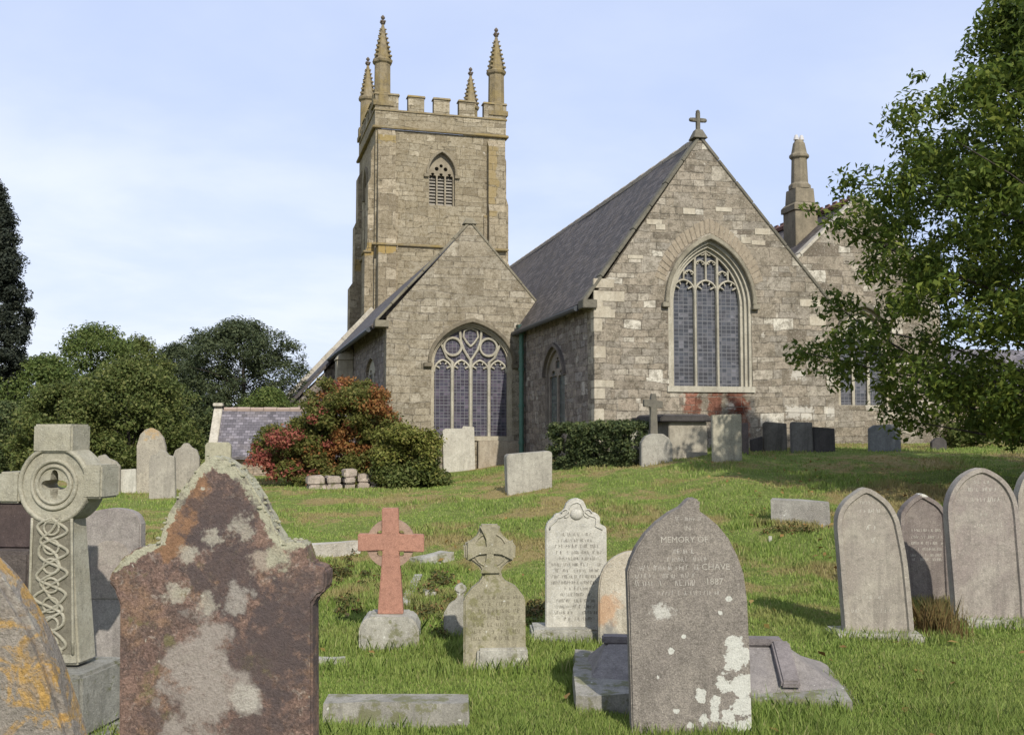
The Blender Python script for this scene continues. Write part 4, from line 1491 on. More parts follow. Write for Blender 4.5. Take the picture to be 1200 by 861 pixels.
G_grey = stone('weathered_grey_slate', (0.245, 0.220, 0.185), (0.185, 0.165, 0.142), spots=0.08, sc=1.2)
G_warm = stone('warm_grey_granite', (0.335, 0.30, 0.24), (0.265, 0.23, 0.19), spots=0.1, sc=1.2, streak=0.5)
G_warm2 = stone('mauve_grey_granite', (0.315, 0.28, 0.232), (0.25, 0.21, 0.182), spots=0.08, sc=1.1, streak=0.5)
G_pale = stone('pale_limestone', (0.50, 0.475, 0.40), (0.40, 0.375, 0.31), spots=0.12, spot_col=(0.62, 0.60, 0.52), sc=1.3)
G_base = stone('lichened_plinth_stone', (0.38, 0.36, 0.30), (0.28, 0.26, 0.21), spots=0.3, moss=0.4, sc=1.2)
G_green = stone('mossy_buff_granite', (0.33, 0.295, 0.205), (0.25, 0.225, 0.15), spots=0.3, moss=0.45, moss_col=(0.17, 0.16, 0.07), sc=1.6)
G_dark = stone('blackened_slate', (0.085, 0.075, 0.07), (0.06, 0.055, 0.05), spots=0.1, spot_col=(0.2, 0.19, 0.16), sc=1.2)
G_moss = stone('mossy_grey_block', (0.30, 0.28, 0.235), (0.22, 0.205, 0.17), spots=0.25, moss=0.6, sc=1.4)
G_far = stone('grey_headstone_far', (0.34, 0.31, 0.25), (0.27, 0.245, 0.20), spots=0.1, sc=0.9)
G_farorange = stone('orange_topped_headstone', (0.36, 0.32, 0.25), (0.28, 0.25, 0.2), spots=0.1, sc=0.9, patches=[(0.0, 1.55, 0.26, (0.40, 0.26, 0.11), 0.6, 9)])
INK = plain('shadowed_cut', (0.15, 0.135, 0.115), 0.95)
INKP = plain('pale_cut', (0.44, 0.41, 0.34), 0.95, 0.4, 30)
INKW = plain('worn_pale_cut', (0.37, 0.34, 0.285), 0.95, 0.5, 40)

# 1. leaning stone cut by the left edge of the view, orange lichen
f1 = Face((-110, 1280), R(4), 2.9)
o = grave('grey headstone at the very front with a sloping shoulder and orange lichen', 'headstone', f1.X, f1.Y, R(4))
out = f1.pts([(-330, 1300), (-325, 900), (-300, 800), (-255, 720), (-190, 650), (-110, 610), (-50, 625), (0, 662), (30, 700), (58, 752), (80, 812), (97, 868), (112, 940), (122, 1040), (128, 1300)])
out = [out[0]] + smooth_pts(out[1:-1], 3) + [out[-1]]
slab(dig(out), 0.13, stone('orange_lichened_grey_stone', (0.27, 0.235, 0.195), (0.20, 0.175, 0.145), spots=0.25, spot_col=(0.42, 0.40, 0.34), sc=1.3, bump=0.015,
     extra=[(9.0, 0.48, 0.58, (0.44, 0.25, 0.05), 0.75), (14.0, 0.5, 0.6, (0.20, 0.165, 0.13), 0.6), (4.0, 0.55, 0.6, (0.38, 0.36, 0.30), 0.4)]), o, 'slab', 0.02)

# 2. big gothic red stone
f2 = Face((260, 1000), R(-2), 4.35)
o = grave('large rust red gothic headstone with shouldered sides and scabbed lichen', 'headstone', f2.X, f2.Y, R(-2))
L2 = [(147, 1010), (148, 706)] + [(144, 694), (134, 678), (141, 664), (152, 650), (168, 639), (186, 637), (192, 634)] + [(199, 612), (208, 592), (220, 570), (235, 551), (246, 540), (253, 533), (261, 536)] + \
     [(276, 542), (292, 556), (306, 576), (319, 602), (329, 622), (336, 633), (359, 633), (364, 646), (368, 658), (386, 665), (386, 688), (376, 695), (370, 703), (372, 1010)]
out = f2.pts(L2)
jit = random.Random(4)
mid_ = []
for i in range(1, len(out) - 2):
    a, b = out[i], out[i + 1]
    k = max(1, int(math.hypot(b[0] - a[0], b[1] - a[1]) / 0.018)) if i > 0 else 1
    for q_ in range(k):
        u_ = q_ / k
        mid_.append((a[0] + (b[0] - a[0]) * u_ + jit.uniform(-.0035, .0035), a[1] + (b[1] - a[1]) * u_ + jit.uniform(-.0035, .0035)))
out = dig([out[0]] + mid_ + [out[-2], out[-1]])
ht2 = max(p[1] for p in out)
m2_ = S_red(f2)
slab(out, 0.13, m2_, o, 'slab', 0.016)
# crust of lichen along the gable edges: many small cushions
mb = MB()
for i, (x, z) in enumerate(mid_):
    if z > ht2 - 0.50 and -0.36 < x < 0.34:
        for _ in range(3):
            r_ = jit.uniform(0.003, 0.0115)
            mb.ball((x + jit.uniform(-.014, .014), jit.uniform(-0.068, 0.05), z + jit.uniform(-.014, .003)), r_, 2, (1.1, 0.7, 0.7))
sub(mb, 'lichen_crust', stone('pale_crustose_lichen', (0.42, 0.40, 0.28), (0.33, 0.31, 0.20), spots=0.2, sc=4.0, bump=0.01), o)['kind'] = 'stuff'

# 3. celtic wheel cross
f3 = Face((104, 857), R(-9))
o = grave('tall carved Celtic wheel cross with knotwork shaft on a square block', 'stone cross', f3.X, f3.Y, R(-9), name='celtic_cross')
M_celt = stone('carved_pale_granite', (0.37, 0.345, 0.265), (0.30, 0.275, 0.20), spots=0.12, sc=1.4, grain=0.5, streak=0.3, bump=0.008)
P = lambda *l: f3.pts(l)
th = 0.20
(hx, hz), = P((73, 567))
k_ = f3.Y / F
ro, ri = 46 * k_, 15 * k_
mb = MB()
q_hole = []
for i in range(32):
    a = 2 * math.pi * i / 32
    r_ = ri * (0.85 + 0.32 * math.cos(4 * a + math.pi / 4 * 0))
    q_hole.append((hx + r_ * math.cos(a) * 0.95, hz + r_ * math.sin(a)))
mb.prism(roundel(hx, hz, ro, 40), -th * 0.42, th * 0.42, [q_hole])
sub(mb, 'wheel_head', M_celt, o, bevel=0.0)
mb = MB()
for r0, w0 in ((ro - 0.018, 0.017), (ro * 0.60, 0.014), (ri * 1.42, 0.012)):
    pts = [(hx + r0 * math.cos(2 * math.pi * i / 40), -th * 0.42 - 0.002, hz + r0 * math.sin(2 * math.pi * i / 40)) for i in range(41)]
    mb.tube(pts, w0, 6, cap=False)
sub(mb, 'ring_moulding', M_celt, o, smooth=True)
mb = MB()
a = P((38, 775), (51, 600), (92, 600), (103, 775))
mb.hexa([(a[0][0], -th / 2, a[0][1]), (a[3][0], -th / 2, a[3][1]), (a[3][0], th / 2, a[3][1]), (a[0][0], th / 2, a[0][1])],
        [(a[1][0], -th * 0.45, a[1][1]), (a[2][0], -th * 0.45, a[2][1]), (a[2][0], th * 0.45, a[2][1]), (a[1][0], th * 0.45, a[1][1])])
sub(mb, 'shaft', M_celt, o, bevel=0.015)
mb = MB()
(x0, z1), (x1, z0) = P((51, 497), (95, 530))
mb.box(x0, x1, -th / 2 - .004, th / 2 + .004, z0, z1)
(x0, z1), (x1, z0) = P((11, 552), (34, 588))
mb.box(x0, x1, -th / 2 - .004, th / 2 + .004, z0, z1)
(x0, z1), (x1, z0) = P((108, 544), (129, 583))
mb.box(x0, x1, -th / 2 - .004, th / 2 + .004, z0, z1)
sub(mb, 'arms', M_celt, o, bevel=0.012)
mb = MB()
cs_ = [P((47, 605), (96, 605)), P((43, 760), (99, 760))]
def sh(u, v):
    """point on the shaft face; u across -1..1, v 0 at foot .. 1 at top"""
    l = cs_[1][0][0] + (cs_[0][0][0] - cs_[1][0][0]) * v
    r = cs_[1][1][0] + (cs_[0][1][0] - cs_[1][1][0]) * v
    z = cs_[1][0][1] + (cs_[0][0][1] - cs_[1][0][1]) * v
    return ((l + r) / 2 + u * (r - l) / 2, -th / 2 - 0.002 + 0.010 * v, z)
mb0 = MB()
mb0.hexa([sh(-0.86, 0.0), sh(0.86, 0.0), (sh(0.86, 0)[0], -0.05, sh(0, 0)[2]), (sh(-0.86, 0)[0], -0.05, sh(0, 0)[2])], [sh(-0.86, 1.0), sh(0.86, 1.0), (sh(0.86, 1)[0], -0.05, sh(0, 1)[2]), (sh(-0.86, 1)[0], -0.05, sh(0, 1)[2])])
sub(mb0, 'carved_panel', stone('shade_toned_recess', (0.215, 0.195, 0.145), (0.15, 0.135, 0.10), spots=0.1, sc=2.0), o)  # flat panel darkened to paint recess shade behind the knots
for ph in (0, math.pi, math.pi / 2):
    pts = []
    for i in range(260):
        v = i / 259
        amp = 0.66 if ph != math.pi / 2 else 0.42
        pts.append(sh(amp * math.sin(v * 6 * math.pi + ph) + 0.09 * math.sin(v * 14 * math.pi), v))
    mb.tube([(p[0], p[1] - 0.003, p[2]) for p in pts], 0.0105, 6)
for k in range(7):
    v = (k + 0.5) / 7
    c = sh(0.0, v)
    pts = [(c[0] + 0.052 * math.cos(2 * math.pi * i / 16), c[1] - 0.004, c[2] + 0.045 * math.sin(2 * math.pi * i / 16)) for i in range(17)]
    mb.tube(pts, 0.009, 5, cap=False)
for s in (-0.93, 0.93):
    mb.tube([(p[0], p[1] - 0.002, p[2]) for p in (sh(s, i / 9) for i in range(10))], 0.010, 5)
sub(mb, 'knotwork', M_celt, o, smooth=True)
mb = MB()
(x0, z1), (x1, z0) = P((33, 776), (128, 850))
mb.box(x0, x1, -0.30, 0.28, z0, z1 + 0.0, top=(0.03, 0.03))
mb.box(x0 - 0.1, x1 + 0.1, -0.42, 0.4, -0.3, z0 - 0.001)
sub(mb, 'base', stone('roughhewn_granite_base', (0.36, 0.345, 0.29), (0.24, 0.23, 0.19), spots=0.25, moss=0.3, sc=2.0, bump=0.02), o, bevel=0.02)

# 4. round-topped grey stone behind the Celtic cross
f = Face((134, 795), R(-4), 7.6)
o = grave('plain round topped grey headstone standing just behind the tall Celtic cross', 'headstone', f.X, f.Y, R(-4))
pts = f.pts([(99, 790), (99, 612), (106, 601), (118, 597), (135, 595), (152, 597), (163, 603), (168, 613), (168, 790)])
s4 = slab(dig([pts[0]] + smooth_pts(pts[1:-1], 3) + [pts[-1]]), 0.1, stone('lichen_washed_grey', (0.30, 0.27, 0.235), (0.235, 0.205, 0.185), spots=0.1, sc=1.1, streak=0.5), o)
mb = MB()
c = f.pts([(110, 700), (110, 650), (118, 637), (133, 632), (148, 637), (156, 650), (156, 700)])
mb.prism([c[0]] + smooth_pts(c[1:-1], 3) + [c[-1]], -0.058, -0.045)
sub(mb, 'panel', G_warm2, o, bevel=0.004)

# 5. dark chest tomb at the far left
f = Face((14, 676), R(-6), 10.5)
o = grave('dark brown chest tomb on a rough stone step at the left edge', 'chest tomb', f.X, f.Y, R(-6), name='chest_tomb', group=None)
mb = MB()
(x0, z1), (x1, z0) = f.pts([(-40, 588), (42, 643)])
mb.box(x0, x1, 0, 1.2, z0, z1)
sub(mb, 'body', stone('dark_brown_sandstone', (0.085, 0.062, 0.055), (0.06, 0.045, 0.042), spots=0.05), o, bevel=0.02)
mb = MB()
mb.box(x0 - 0.08, x1 + 0.02, -0.05, 1.3, z1 + 0.001, z1 + 0.07)
sub(mb, 'lid', stone('dark_tomb_lid', (0.15, 0.125, 0.11), (0.1, 0.085, 0.075), spots=0.15), o, bevel=0.02)
mb = MB()
mb.box(x0 - 0.1, x1 + 0.06, -0.22, 1.4, -0.2, z0 - 0.001)
sub(mb, 'step', stone('rough_step_stone', (0.135, 0.11, 0.095), (0.09, 0.075, 0.065), spots=0.15, bump=0.03), o, bevel=0.03)

# 6. red granite Celtic cross
f = Face((456, 757), R(3))
o = grave('small pink granite wheel cross on a pale sloping base', 'stone cross', f.X, f.Y, R(3), name='celtic_cross')
M_pink = stone('pink_granite', (0.375, 0.192, 0.132), (0.325, 0.168, 0.118), spots=0.03, sc=2.0, grain=0.6, streak=0.1, bump=0.004)
M_pinkring = stone('buff_ring', (0.34, 0.235, 0.17), (0.28, 0.19, 0.14), spots=0.05, sc=2.0, grain=0.5, streak=0.1)
k_ = f.Y / F
(hx, hz), = f.pts([(458, 636)])
mb = MB()
c = f.pts([(443, 718), (449, 644), (420, 645), (420, 625), (448, 625), (448, 595), (467, 595), (468, 625), (497, 626), (497, 646), (468, 645), (473, 718)])
mb.prism(c, -0.055, 0.055)
sub(mb, 'cross', M_pink, o, bevel=0.006)
mb = MB()
ring = roundel(hx, hz, 28 * k_, 36)
hs = [roundel(hx + sx * 12.2 * k_, hz + sz * 11.5 * k_, 3.6 * k_, 10) for sx in (-1, 1) for sz in (-1, 1)]
mb.prism(ring, -0.036, 0.036, hs)
sub(mb, 'ring', M_pinkring, o)
mb = MB()
(x0, z1), (x1, z0), (x2, _) = f.pts([(424, 718), (491, 757), (432, 718)])
mb.prism(dig(f.pts([(423, 757), (423, 732), (426, 724), (433, 718), (481, 718), (488, 724), (492, 733), (492, 757)])), -0.2, 0.2)
sub(mb, 'base', G_base, o, bevel=0.02)

# 7. tiny broken stone with a cross finial
f = Face((533, 748), R(0))
o = grave('little lichened stone topped with a cross beside the round headed one', 'headstone', f.X, f.Y)
c = f.pts([(521, 748), (520, 718), (527, 706), (535, 702), (537, 694), (533, 692), (533, 686), (537, 685), (540, 681), (543, 685), (547, 687), (547, 692), (543, 695), (544, 708), (552, 715), (552, 748)])
slab(dig(c), 0.07, G_base, o)

# 8. wheel headed stone
f = Face((581, 782), R(4))
o = grave('mossy buff headstone with a disc shaped cross head on sloped shoulders', 'headstone', f.X, f.Y, R(4), roll=R(0))
k_ = f.Y / F
c = f.pts([(543, 770), (543, 701), (553, 688), (563, 680), (566, 672), (561, 663), (553, 657), (544, 654), (543, 637), (552, 633), (558, 628), (562, 621), (562, 614), (585, 614), (586, 621), (590, 628), (596, 633), (604, 637), (603, 654), (595, 658), (588, 664), (586, 672), (592, 680), (604, 686), (615, 700), (616, 770)])
slab(dig(c), 0.11, G_green, o, 'slab', 0.014)
mb = MB()
(hx, hz), = f.pts([(574, 643)])
for r0 in (19 * k_,):
    mb.tube([(hx + r0 * math.cos(2 * math.pi * i / 32), -0.057, hz + r0 * math.sin(2 * math.pi * i / 32)) for i in range(33)], 0.008, 5, cap=False)
for an in (0, 1, 2, 3):
    a = an * math.pi / 2
    r0 = 26 * k_
    w_ = 6.5 * k_
    ca, sa = math.cos(a), math.sin(a)
    pp = [(0.0, -w_ * 0.55), (r0 * 0.5, -w_ * 0.75), (r0, -w_ * 1.75), (r0, w_ * 1.75), (r0 * 0.5, w_ * 0.75), (0.0, w_ * 0.55)]
    q_ = [(hx + ca * u - sa * v, hz + sa * u + ca * v) for u, v in pp]
    mb.prism(q_, -0.078 + 0.001 * an, -0.05)
sub(mb, 'cross_relief', G_green, o)
worn(o, [(f.pts([(552, y)])[0][0], f.pts([(608, y)])[0][0], f.pts([(570, y)])[0][1], 0.03, 0.6) for y in range(700, 750, 8)], plain('moss_cut', (0.16, 0.14, 0.09), 0.95), -0.0575, 5)
mb = MB()
(x0, z1), (x1, z0) = f.pts([(556, 757), (620, 781)])
mb.box(x0, x1, -0.13, 0.12, -0.2, z1, top=(0.02, 0.03))
sub(mb, 'base', G_base, o, bevel=0.02)

# 9. white inscribed stone with scrolled head
f = Face((665, 750), R(2))
o = grave('white ornate headstone with scrolled top covered in lines of lettering', 'headstone', f.X, f.Y, R(2))
c = f.pts([(639, 740), (639, 619), (641, 612), (648, 606), (650, 602), (655, 601), (660, 598), (663, 590), (668, 585), (676, 583), (683, 586), (687, 595), (692, 599), (699, 601), (703, 606), (702, 613), (710, 617), (711, 740)])
slab(dig(c), 0.1, G_pale, o, 'slab', 0.008)
mb = MB()
e = shrink(c, 0.035)
pts = [(x, -0.052, z) for x, z in e[1:-1]]
mb.tube(pts, 0.008, 5)
(ex, ez), = f.pts([(675, 602)])
mb.ball((ex, -0.05, ez), 0.06, 2, (1, 0.4, 0.85))
for s in (-1, 1):
    pts = [(ex + s * (0.10 + 0.035 * math.cos(a_)), -0.053, ez + 0.01 + 0.035 * math.sin(a_)) for a_ in [i * 0.5 for i in range(11)]]
    mb.tube(pts, 0.007, 5)
sub(mb, 'relief', G_pale, o, smooth=True)
rows = []
for i, y in enumerate(range(627, 730, 7)):
    ind = (12, 8, 4, 0, 8, 0, 4, 0, 0, 14, 10, 4, 8, 4, 10, 6)[i % 16]
    (xa, za), (xb, _) = f.pts([(646 + ind, y), (704 - ind, y)])
    rows.append((xa, xb, za, 0.030 if i != 2 else 0.036, 0.85))
worn(o, rows, plain('grey_cut', (0.20, 0.185, 0.155), 0.95), -0.0525, 9)
mb = MB()
(x0, z1), (x1, z0) = f.pts([(620, 733), (704, 752)])
mb.box(x0, x1, -0.22, 0.2, -0.2, z1, top=(0.015, 0.02))
sub(mb, 'base', stone('pitted_pale_base', (0.42, 0.40, 0.33), (0.30, 0.28, 0.23), spots=0.3, moss=0.25, sc=1.5, bump=0.02), o, bevel=0.02)

# 10. pale stone half hidden behind the dark one
f = Face((728, 757), R(0))
o = grave('cream round topped headstone half hidden behind the dark speckled one', 'headstone', f.X, f.Y)
c = f.pts([(701, 752), (701, 690), (703, 675), (709, 662), (720, 652), (735, 646), (750, 646), (762, 653), (770, 668), (772, 690), (772, 752)])
slab(dig([c[0]] + smooth_pts(c[1:-1], 3) + [c[-1]]), 0.09, stone('cream_headstone', (0.46, 0.41, 0.32), (0.38, 0.33, 0.25), spots=0.2, sc=1.2,
     patches=[(-0.12, 0.3, 0.16, (0.42, 0.22, 0.10), 0.6, 5), (-0.1, 0.06, 0.18, (0.2, 0.19, 0.17), 0.8, 4)]), o)

# 11. dark foreground stone with white lichen
f11 = Face((808, 858), R(1))
o = grave('dark grey pointed headstone splashed with white lichen at one corner', 'headstone', f11.X, f11.Y, R(1), roll=R(-0.4))
c = f11.pts([(740, 855), (737, 745), (735, 668), (739, 655), (746, 640), (757, 624), (770, 611), (785, 600), (797, 594), (801, 590), (806, 585), (812, 582), (819, 585), (821, 591), (818, 597), (827, 603), (840, 614), (853, 630), (863, 650), (870, 670), (874, 700), (877, 780), (879, 855)])
wp = [(f11.pts([(px_, py_)])[0], r_) for px_, py_, r_ in ((785, 760, 0.018), (800, 742, 0.016), (770, 790, 0.02), (852, 700, 0.02), (842, 716, 0.018), (790, 830, 0.02), (806, 846, 0.025), (835, 835, 0.035), (860, 770, 0.10), (868, 800, 0.10), (845, 800, 0.05), (836, 818, 0.055), (868, 825, 0.11), (852, 835, 0.06), (820, 812, 0.04), (858, 755, 0.06), (872, 845, 0.08), (823, 838, 0.04))]
slab(dig(c), 0.12, stone('dark_mottled_granite', (0.245, 0.215, 0.180), (0.195, 0.170, 0.145), spots=0.035, spot_col=(0.62, 0.60, 0.54), sc=1.5, grain=0.75, streak=0.4, bump=0.008,
     patches=[(x, z, r_, (0.505, 0.495, 0.43), 0.95, 12.0) for (x, z), r_ in wp] + [(f11.pts([(775, 715)])[0][0], f11.pts([(775, 715)])[0][1], 0.07, (0.5, 0.48, 0.42), 0.8, 22.0)]), o, 'slab', 0.01)
zl = lambda y: f11.pts([(808, y)])[0][1]
xl_ = lambda x: f11.pts([(x, 700)])[0][0]
write(o, [('IN', xl_(806), zl(620), 0.04), ('MEMORY OF', xl_(802), zl(634), 0.052), ('CHAVE', xl_(838), zl(666), 0.055), ('1887', xl_(836), zl(683), 0.055)], INKW, y=-0.0612, depth=0.001)
worn(o, [(xl_(790), xl_(824), zl(609), 0.028, 0.8), (xl_(785), xl_(820), zl(647), 0.032, 0.8), (xl_(782), xl_(828), zl(656), 0.028, 0.8), (xl_(748), xl_(818), zl(666), 0.034, 0.8), (xl_(745), xl_(812), zl(675), 0.03, 0.7), (xl_(745), xl_(815), zl(684), 0.036, 0.7), (xl_(770), xl_(850), zl(695), 0.03, 0.7)],
     plain('faint_cut', (0.38, 0.35, 0.30), 0.95, 0.5, 40), -0.0615, 21)

# 12. coped grave slab behind it, with a raised cross along the ridge
p = onground(870, 826)
yaw = R(-4)
o = grave('long coped grave slab with a raised cross lying behind the dark stone', 'grave slab', p.x, p.y, yaw, name='coped_gravestone', group=None)
fr_ = Fr(p.x, p.y, 0, yaw)
gz = ground(p.x, p.y)
xa = fr_.px(690, 815)[0]
xb = fr_.px(1012, 815)[0]
xk = fr_.px(672, 830)[0]
mb = MB()
hgt, dp = 0.30, 0.95
mb.hexa([(xa, 0.0, 0.08), (xb, 0.0, 0.02), (xb - 0.02, dp, 0.05), (xa, dp, 0.1)],
        [(xa + 0.14, dp * 0.42, hgt), (xb - 0.42, dp * 0.42, hgt), (xb - 0.42, dp * 0.60, hgt), (xa + 0.14, dp * 0.60, hgt)])
mb.rough(0.03, 3.0, 4, 1.0)
sub(mb, 'cope', stone('violet_grey_cope', (0.24, 0.215, 0.19), (0.19, 0.17, 0.155), spots=0.12, sc=1.3), o, bevel=0.012)
mb = MB()
mb.box(xa + 0.1, xb - 0.44, dp * 0.44, dp * 0.58, hgt + 0.001, hgt + 0.055)
cx_ = fr_.px(915, 780, 0.4)[0]
mb.hexa([(cx_ - 0.07, dp * 0.05, 0.10), (cx_ + 0.07, dp * 0.05, 0.10), (cx_ + 0.07, dp * 0.435, hgt + 0.0), (cx_ - 0.07, dp * 0.435, hgt + 0.0)],
        [(cx_ - 0.06, dp * 0.05, 0.15), (cx_ + 0.06, dp * 0.05, 0.15), (cx_ + 0.06, dp * 0.435, hgt + 0.054), (cx_ - 0.06, dp * 0.435, hgt + 0.054)])
sub(mb, 'raised_cross', stone('violet_grey_cross', (0.20, 0.175, 0.165), (0.16, 0.14, 0.13), spots=0.1, sc=1.3), o, bevel=0.012)
mb = MB()
mb.box(xk, xa + 0.35, -0.30, dp + 0.1, -0.25, 0.13)
mb.box(xa + 0.352, xb - 0.1, -0.12, dp + 0.05, -0.25, 0.07)
mb.rough(0.04, 2.5, 3, 3.0)
sub(mb, 'kerb', G_moss, o)

# 13-16. the row of tall granite stones on the right
def tall(label, pts, basepx, base, m, yaw, roll=0.0, Y=None, text=None, seed=1, lean=0.0):
    f = Face(basepx, yaw, Y)
    o = grave(label, 'headstone', f.X, f.Y, yaw, lean, roll)
    c = f.pts(pts)
    c = dig([c[0]] + smooth_pts(c[1:-1], 3) + [c[-1]])
    slab(c, 0.13, m, o, 'slab', panel=0.055, panel_depth=0.02)
    if base:
        (x0, z1), (x1, z0) = f.pts([(base[0], base[1]), (base[2], base[3])])
        mb = MB()
        mb.box(x0, x1, -0.24, 0.22, -0.25, z1, top=(0.02, 0.03))
        sub(mb, 'base', G_base, o, bevel=0.02)
    if text:
        worn(o, [(f.pts([(a, y)])[0][0], f.pts([(b, y)])[0][0], f.pts([(a, y)])[0][1], h, k) for a, b, y, h, k in text], INKP, -0.0465, seed)
    return o


tall('warm grey gothic arched headstone leaning a little on a broad pale base', [(990, 737), (988, 730), (981, 640), (979, 615), (981, 600), (988, 588), (998, 579), (1013, 571), (1029, 579), (1041, 590), (1050, 606), (1054, 622), (1061, 660), (1068, 730), (1068, 737)],
     (1022, 746), (970, 737, 1078, 752), G_warm, R(-3), R(0), text=[(1006, 1024, 590, 0.03, 0.6), (1002, 1030, 600, 0.04, 0.6), (1008, 1022, 620, 0.05, 0.8), (1008, 1022, 635, 0.05, 0.8), (1000, 1036, 700, 0.03, 0.4), (996, 1044, 716, 0.03, 0.4)], seed=3)
tall('shorter dark gothic headstone with a bright lichen tip between two tall ones', [(1064, 706), (1059, 660), (1053, 610), (1056, 597), (1063, 588), (1072, 581), (1079, 578), (1087, 582), (1097, 588), (1104, 596), (1108, 608), (1110, 660), (1113, 706)],
     (1085, 705), None, stone('dark_mauve_granite', (0.235, 0.20, 0.17), (0.165, 0.135, 0.12), spots=0.06, sc=1.2, streak=0.4, patches=[(0.0, 1.18, 0.09, (0.6, 0.58, 0.5), 0.9, 8)]), R(-2),
     text=[(1066, 1102, y, 0.032, 0.75) for y in (622, 630, 637, 644, 651, 656)], seed=8)
tall('tallest broad gothic arched headstone in the row of granite stones', [(1118, 722), (1116, 700), (1111, 640), (1108, 600), (1110, 583), (1117, 568), (1128, 556), (1146, 548), (1160, 552), (1174, 562), (1184, 576), (1190, 595), (1194, 640), (1199, 700), (1200, 722)],
     (1160, 731), (1119, 722, 1212, 738), G_warm2, R(-3), text=[(1134, 1162, 566, 0.03, 0.6), (1132, 1166, 575, 0.04, 0.6), (1138, 1168, 587, 0.045, 0.85), (1140, 1170, 604, 0.03, 0.3), (1136, 1176, 616, 0.03, 0.3)], seed=5)
tall('headstone cut off by the right edge of the view on a pale step', [(1200, 694), (1196, 660), (1190, 590), (1192, 572), (1198, 558), (1208, 548), (1222, 543), (1236, 548), (1248, 560), (1256, 578), (1262, 640), (1264, 694)],
     (1228, 702), (1190, 684, 1275, 704), G_warm, R(-3), seed=6)

# 17-20. kerbs and fallen slabs in the grass
def kerb(label, a, b, hpx, dep, m, cat='grave kerb', name='kerb_stone', h=None, tilt=0.0, lift=0.0):
    p, q = onground(*a), onground(*b)
    yaw = math.atan2(q.y - p.y, q.x - p.x)
    l = (q - p).length
    o = grave(label, cat, p.x, p.y, yaw, name=name, group=None, dz=lift)
    dz = q.z - p.z
    hh = h if h else hpx * p.y / F
    mb = MB()
    n = max(1, int(l / 0.25))
    mb.hexa([(0, 0, -0.2), (l, 0, -0.2 + dz), (l, dep, -0.2 + dz), (0, dep, -0.2)], [(0.01, 0.01, hh), (l - 0.02, 0.01, hh + dz + tilt), (l - 0.02, dep - 0.01, hh + dz + tilt), (0.01, dep - 0.01, hh)])
    bmesh.ops.subdivide_edges(mb.bm, edges=mb.bm.edges[:], cuts=3, use_grid_fill=True)
    for v in mb.bm.verts:
        v.co += noise.noise_vector(v.co * 2.5 + Vector((p.x, p.y, 0))) * 0.025
    oo = mb.build('block', m, o, None, bevel=0.0)
    return o


kerb('mossy grave kerb lying in the grass right of the red gothic stone', (378, 855), (551, 853), 31, 0.22, G_moss)
kerb('short sunken kerb end showing beside the red gothic stone', (362, 780), (407, 779), 8, 0.15, G_base)
kerb('pale whitened kerb behind the pink wheel cross', (350, 655), (424, 648), 15, 0.2, stone('whitened_kerb', (0.52, 0.48, 0.40), (0.42, 0.38, 0.31), spots=0.2, bump=0.02))
kerb('dark upright kerb end in a hollow beside the red gothic stone', (370, 694), (384, 690), 34, 0.5, G_dark, h=0.3)
kerb('rough broken kerb of lichened rubble right of the pink cross', (496, 664), (534, 656), 9, 0.3, G_base)
kerb('narrow tumbled kerb running down beside the pink cross', (480, 712), (496, 676), 5, 0.12, G_base)
kerb('small fallen fragment on the grass beyond the pink cross', (496, 702), (513, 701), 8, 0.15, G_base)
kerb('square grey slab jutting from the bank with a broken corner', (903, 614), (974, 618), 28, 0.5, stone('bank_slab', (0.36, 0.34, 0.29), (0.25, 0.23, 0.195), spots=0.3, bump=0.02))
kerb('tiny round white stone on the worn bank', (900, 635), (906, 635), 6, 0.08, G_pale, cat='stone', name='loose_stone')

# 21. stones on the terrace by the church
def mid(label, pts, basepx, m, th=0.12, yaw=R(10), lean=0.0, cat='headstone', name='headstone', Y=None, group=STONES, bevel=0.012):
    f = Face(basepx, yaw, Y)
    o = grave(label, cat, f.X, f.Y, yaw, lean, name=name, group=group)
    c = dig(f.pts(pts))
    mb = MB()
    mb.prism(c, -th / 2, th / 2)
    sub(mb, 'slab', m, o, bevel=bevel)
    return o, f


o, f = mid('squat grey ledger block standing alone on the grass before the downpipe', [(594, 572), (592, 535), (594, 532), (642, 528), (645, 530), (645, 571)], (618, 574), stone('grey_block', (0.37, 0.345, 0.285), (0.28, 0.26, 0.215), spots=0.12, sc=0.9, streak=0.45), 0.35)
mid('pale broken slab leaning against the left aisle under its window', [(520, 551), (519, 504), (522, 502), (542, 502), (543, 499), (556, 500), (557, 553)], (538, 552), stone('pale_leaning_slab', (0.45, 0.42, 0.345), (0.38, 0.35, 0.285), spots=0.05, sc=0.8), 0.12, lean=R(-5))
mid('low pale stone wedged between hedge and stone cross', [(740, 540), (738, 510), (742, 503), (749, 503), (753, 510), (754, 540)], (746, 544), stone('pale_small', (0.42, 0.39, 0.32), (0.32, 0.3, 0.25), spots=0.15))

# stone cross on a rounded slab
f = Face((767, 543), R(10))
o = grave('worn stone cross standing above a rounded grey slab by the chest tomb', 'stone cross', f.X, f.Y, R(10), name='stone_cross')
c = f.pts([(749, 545), (749, 519), (754, 511), (762, 508), (774, 508), (781, 513), (785, 521), (786, 545)])
mb = MB()
mb.prism(dig(c), -0.2, 0.0)
sub(mb, 'base', stone('rounded_slab', (0.34, 0.32, 0.27), (0.27, 0.25, 0.21), spots=0.1, sc=0.9), o, bevel=0.015)
mb = MB()
c = f.pts([(762, 530), (763, 477), (755, 476), (755, 468), (763, 468), (764, 461), (769, 461), (770, 469), (777, 470), (777, 478), (770, 478), (772, 530)])
mb.prism(c, 0.004, 0.13)
sub(mb, 'cross', stone('dark_cross', (0.17, 0.155, 0.12), (0.12, 0.11, 0.09), spots=0.15, sc=0.9), o, bevel=0.01)

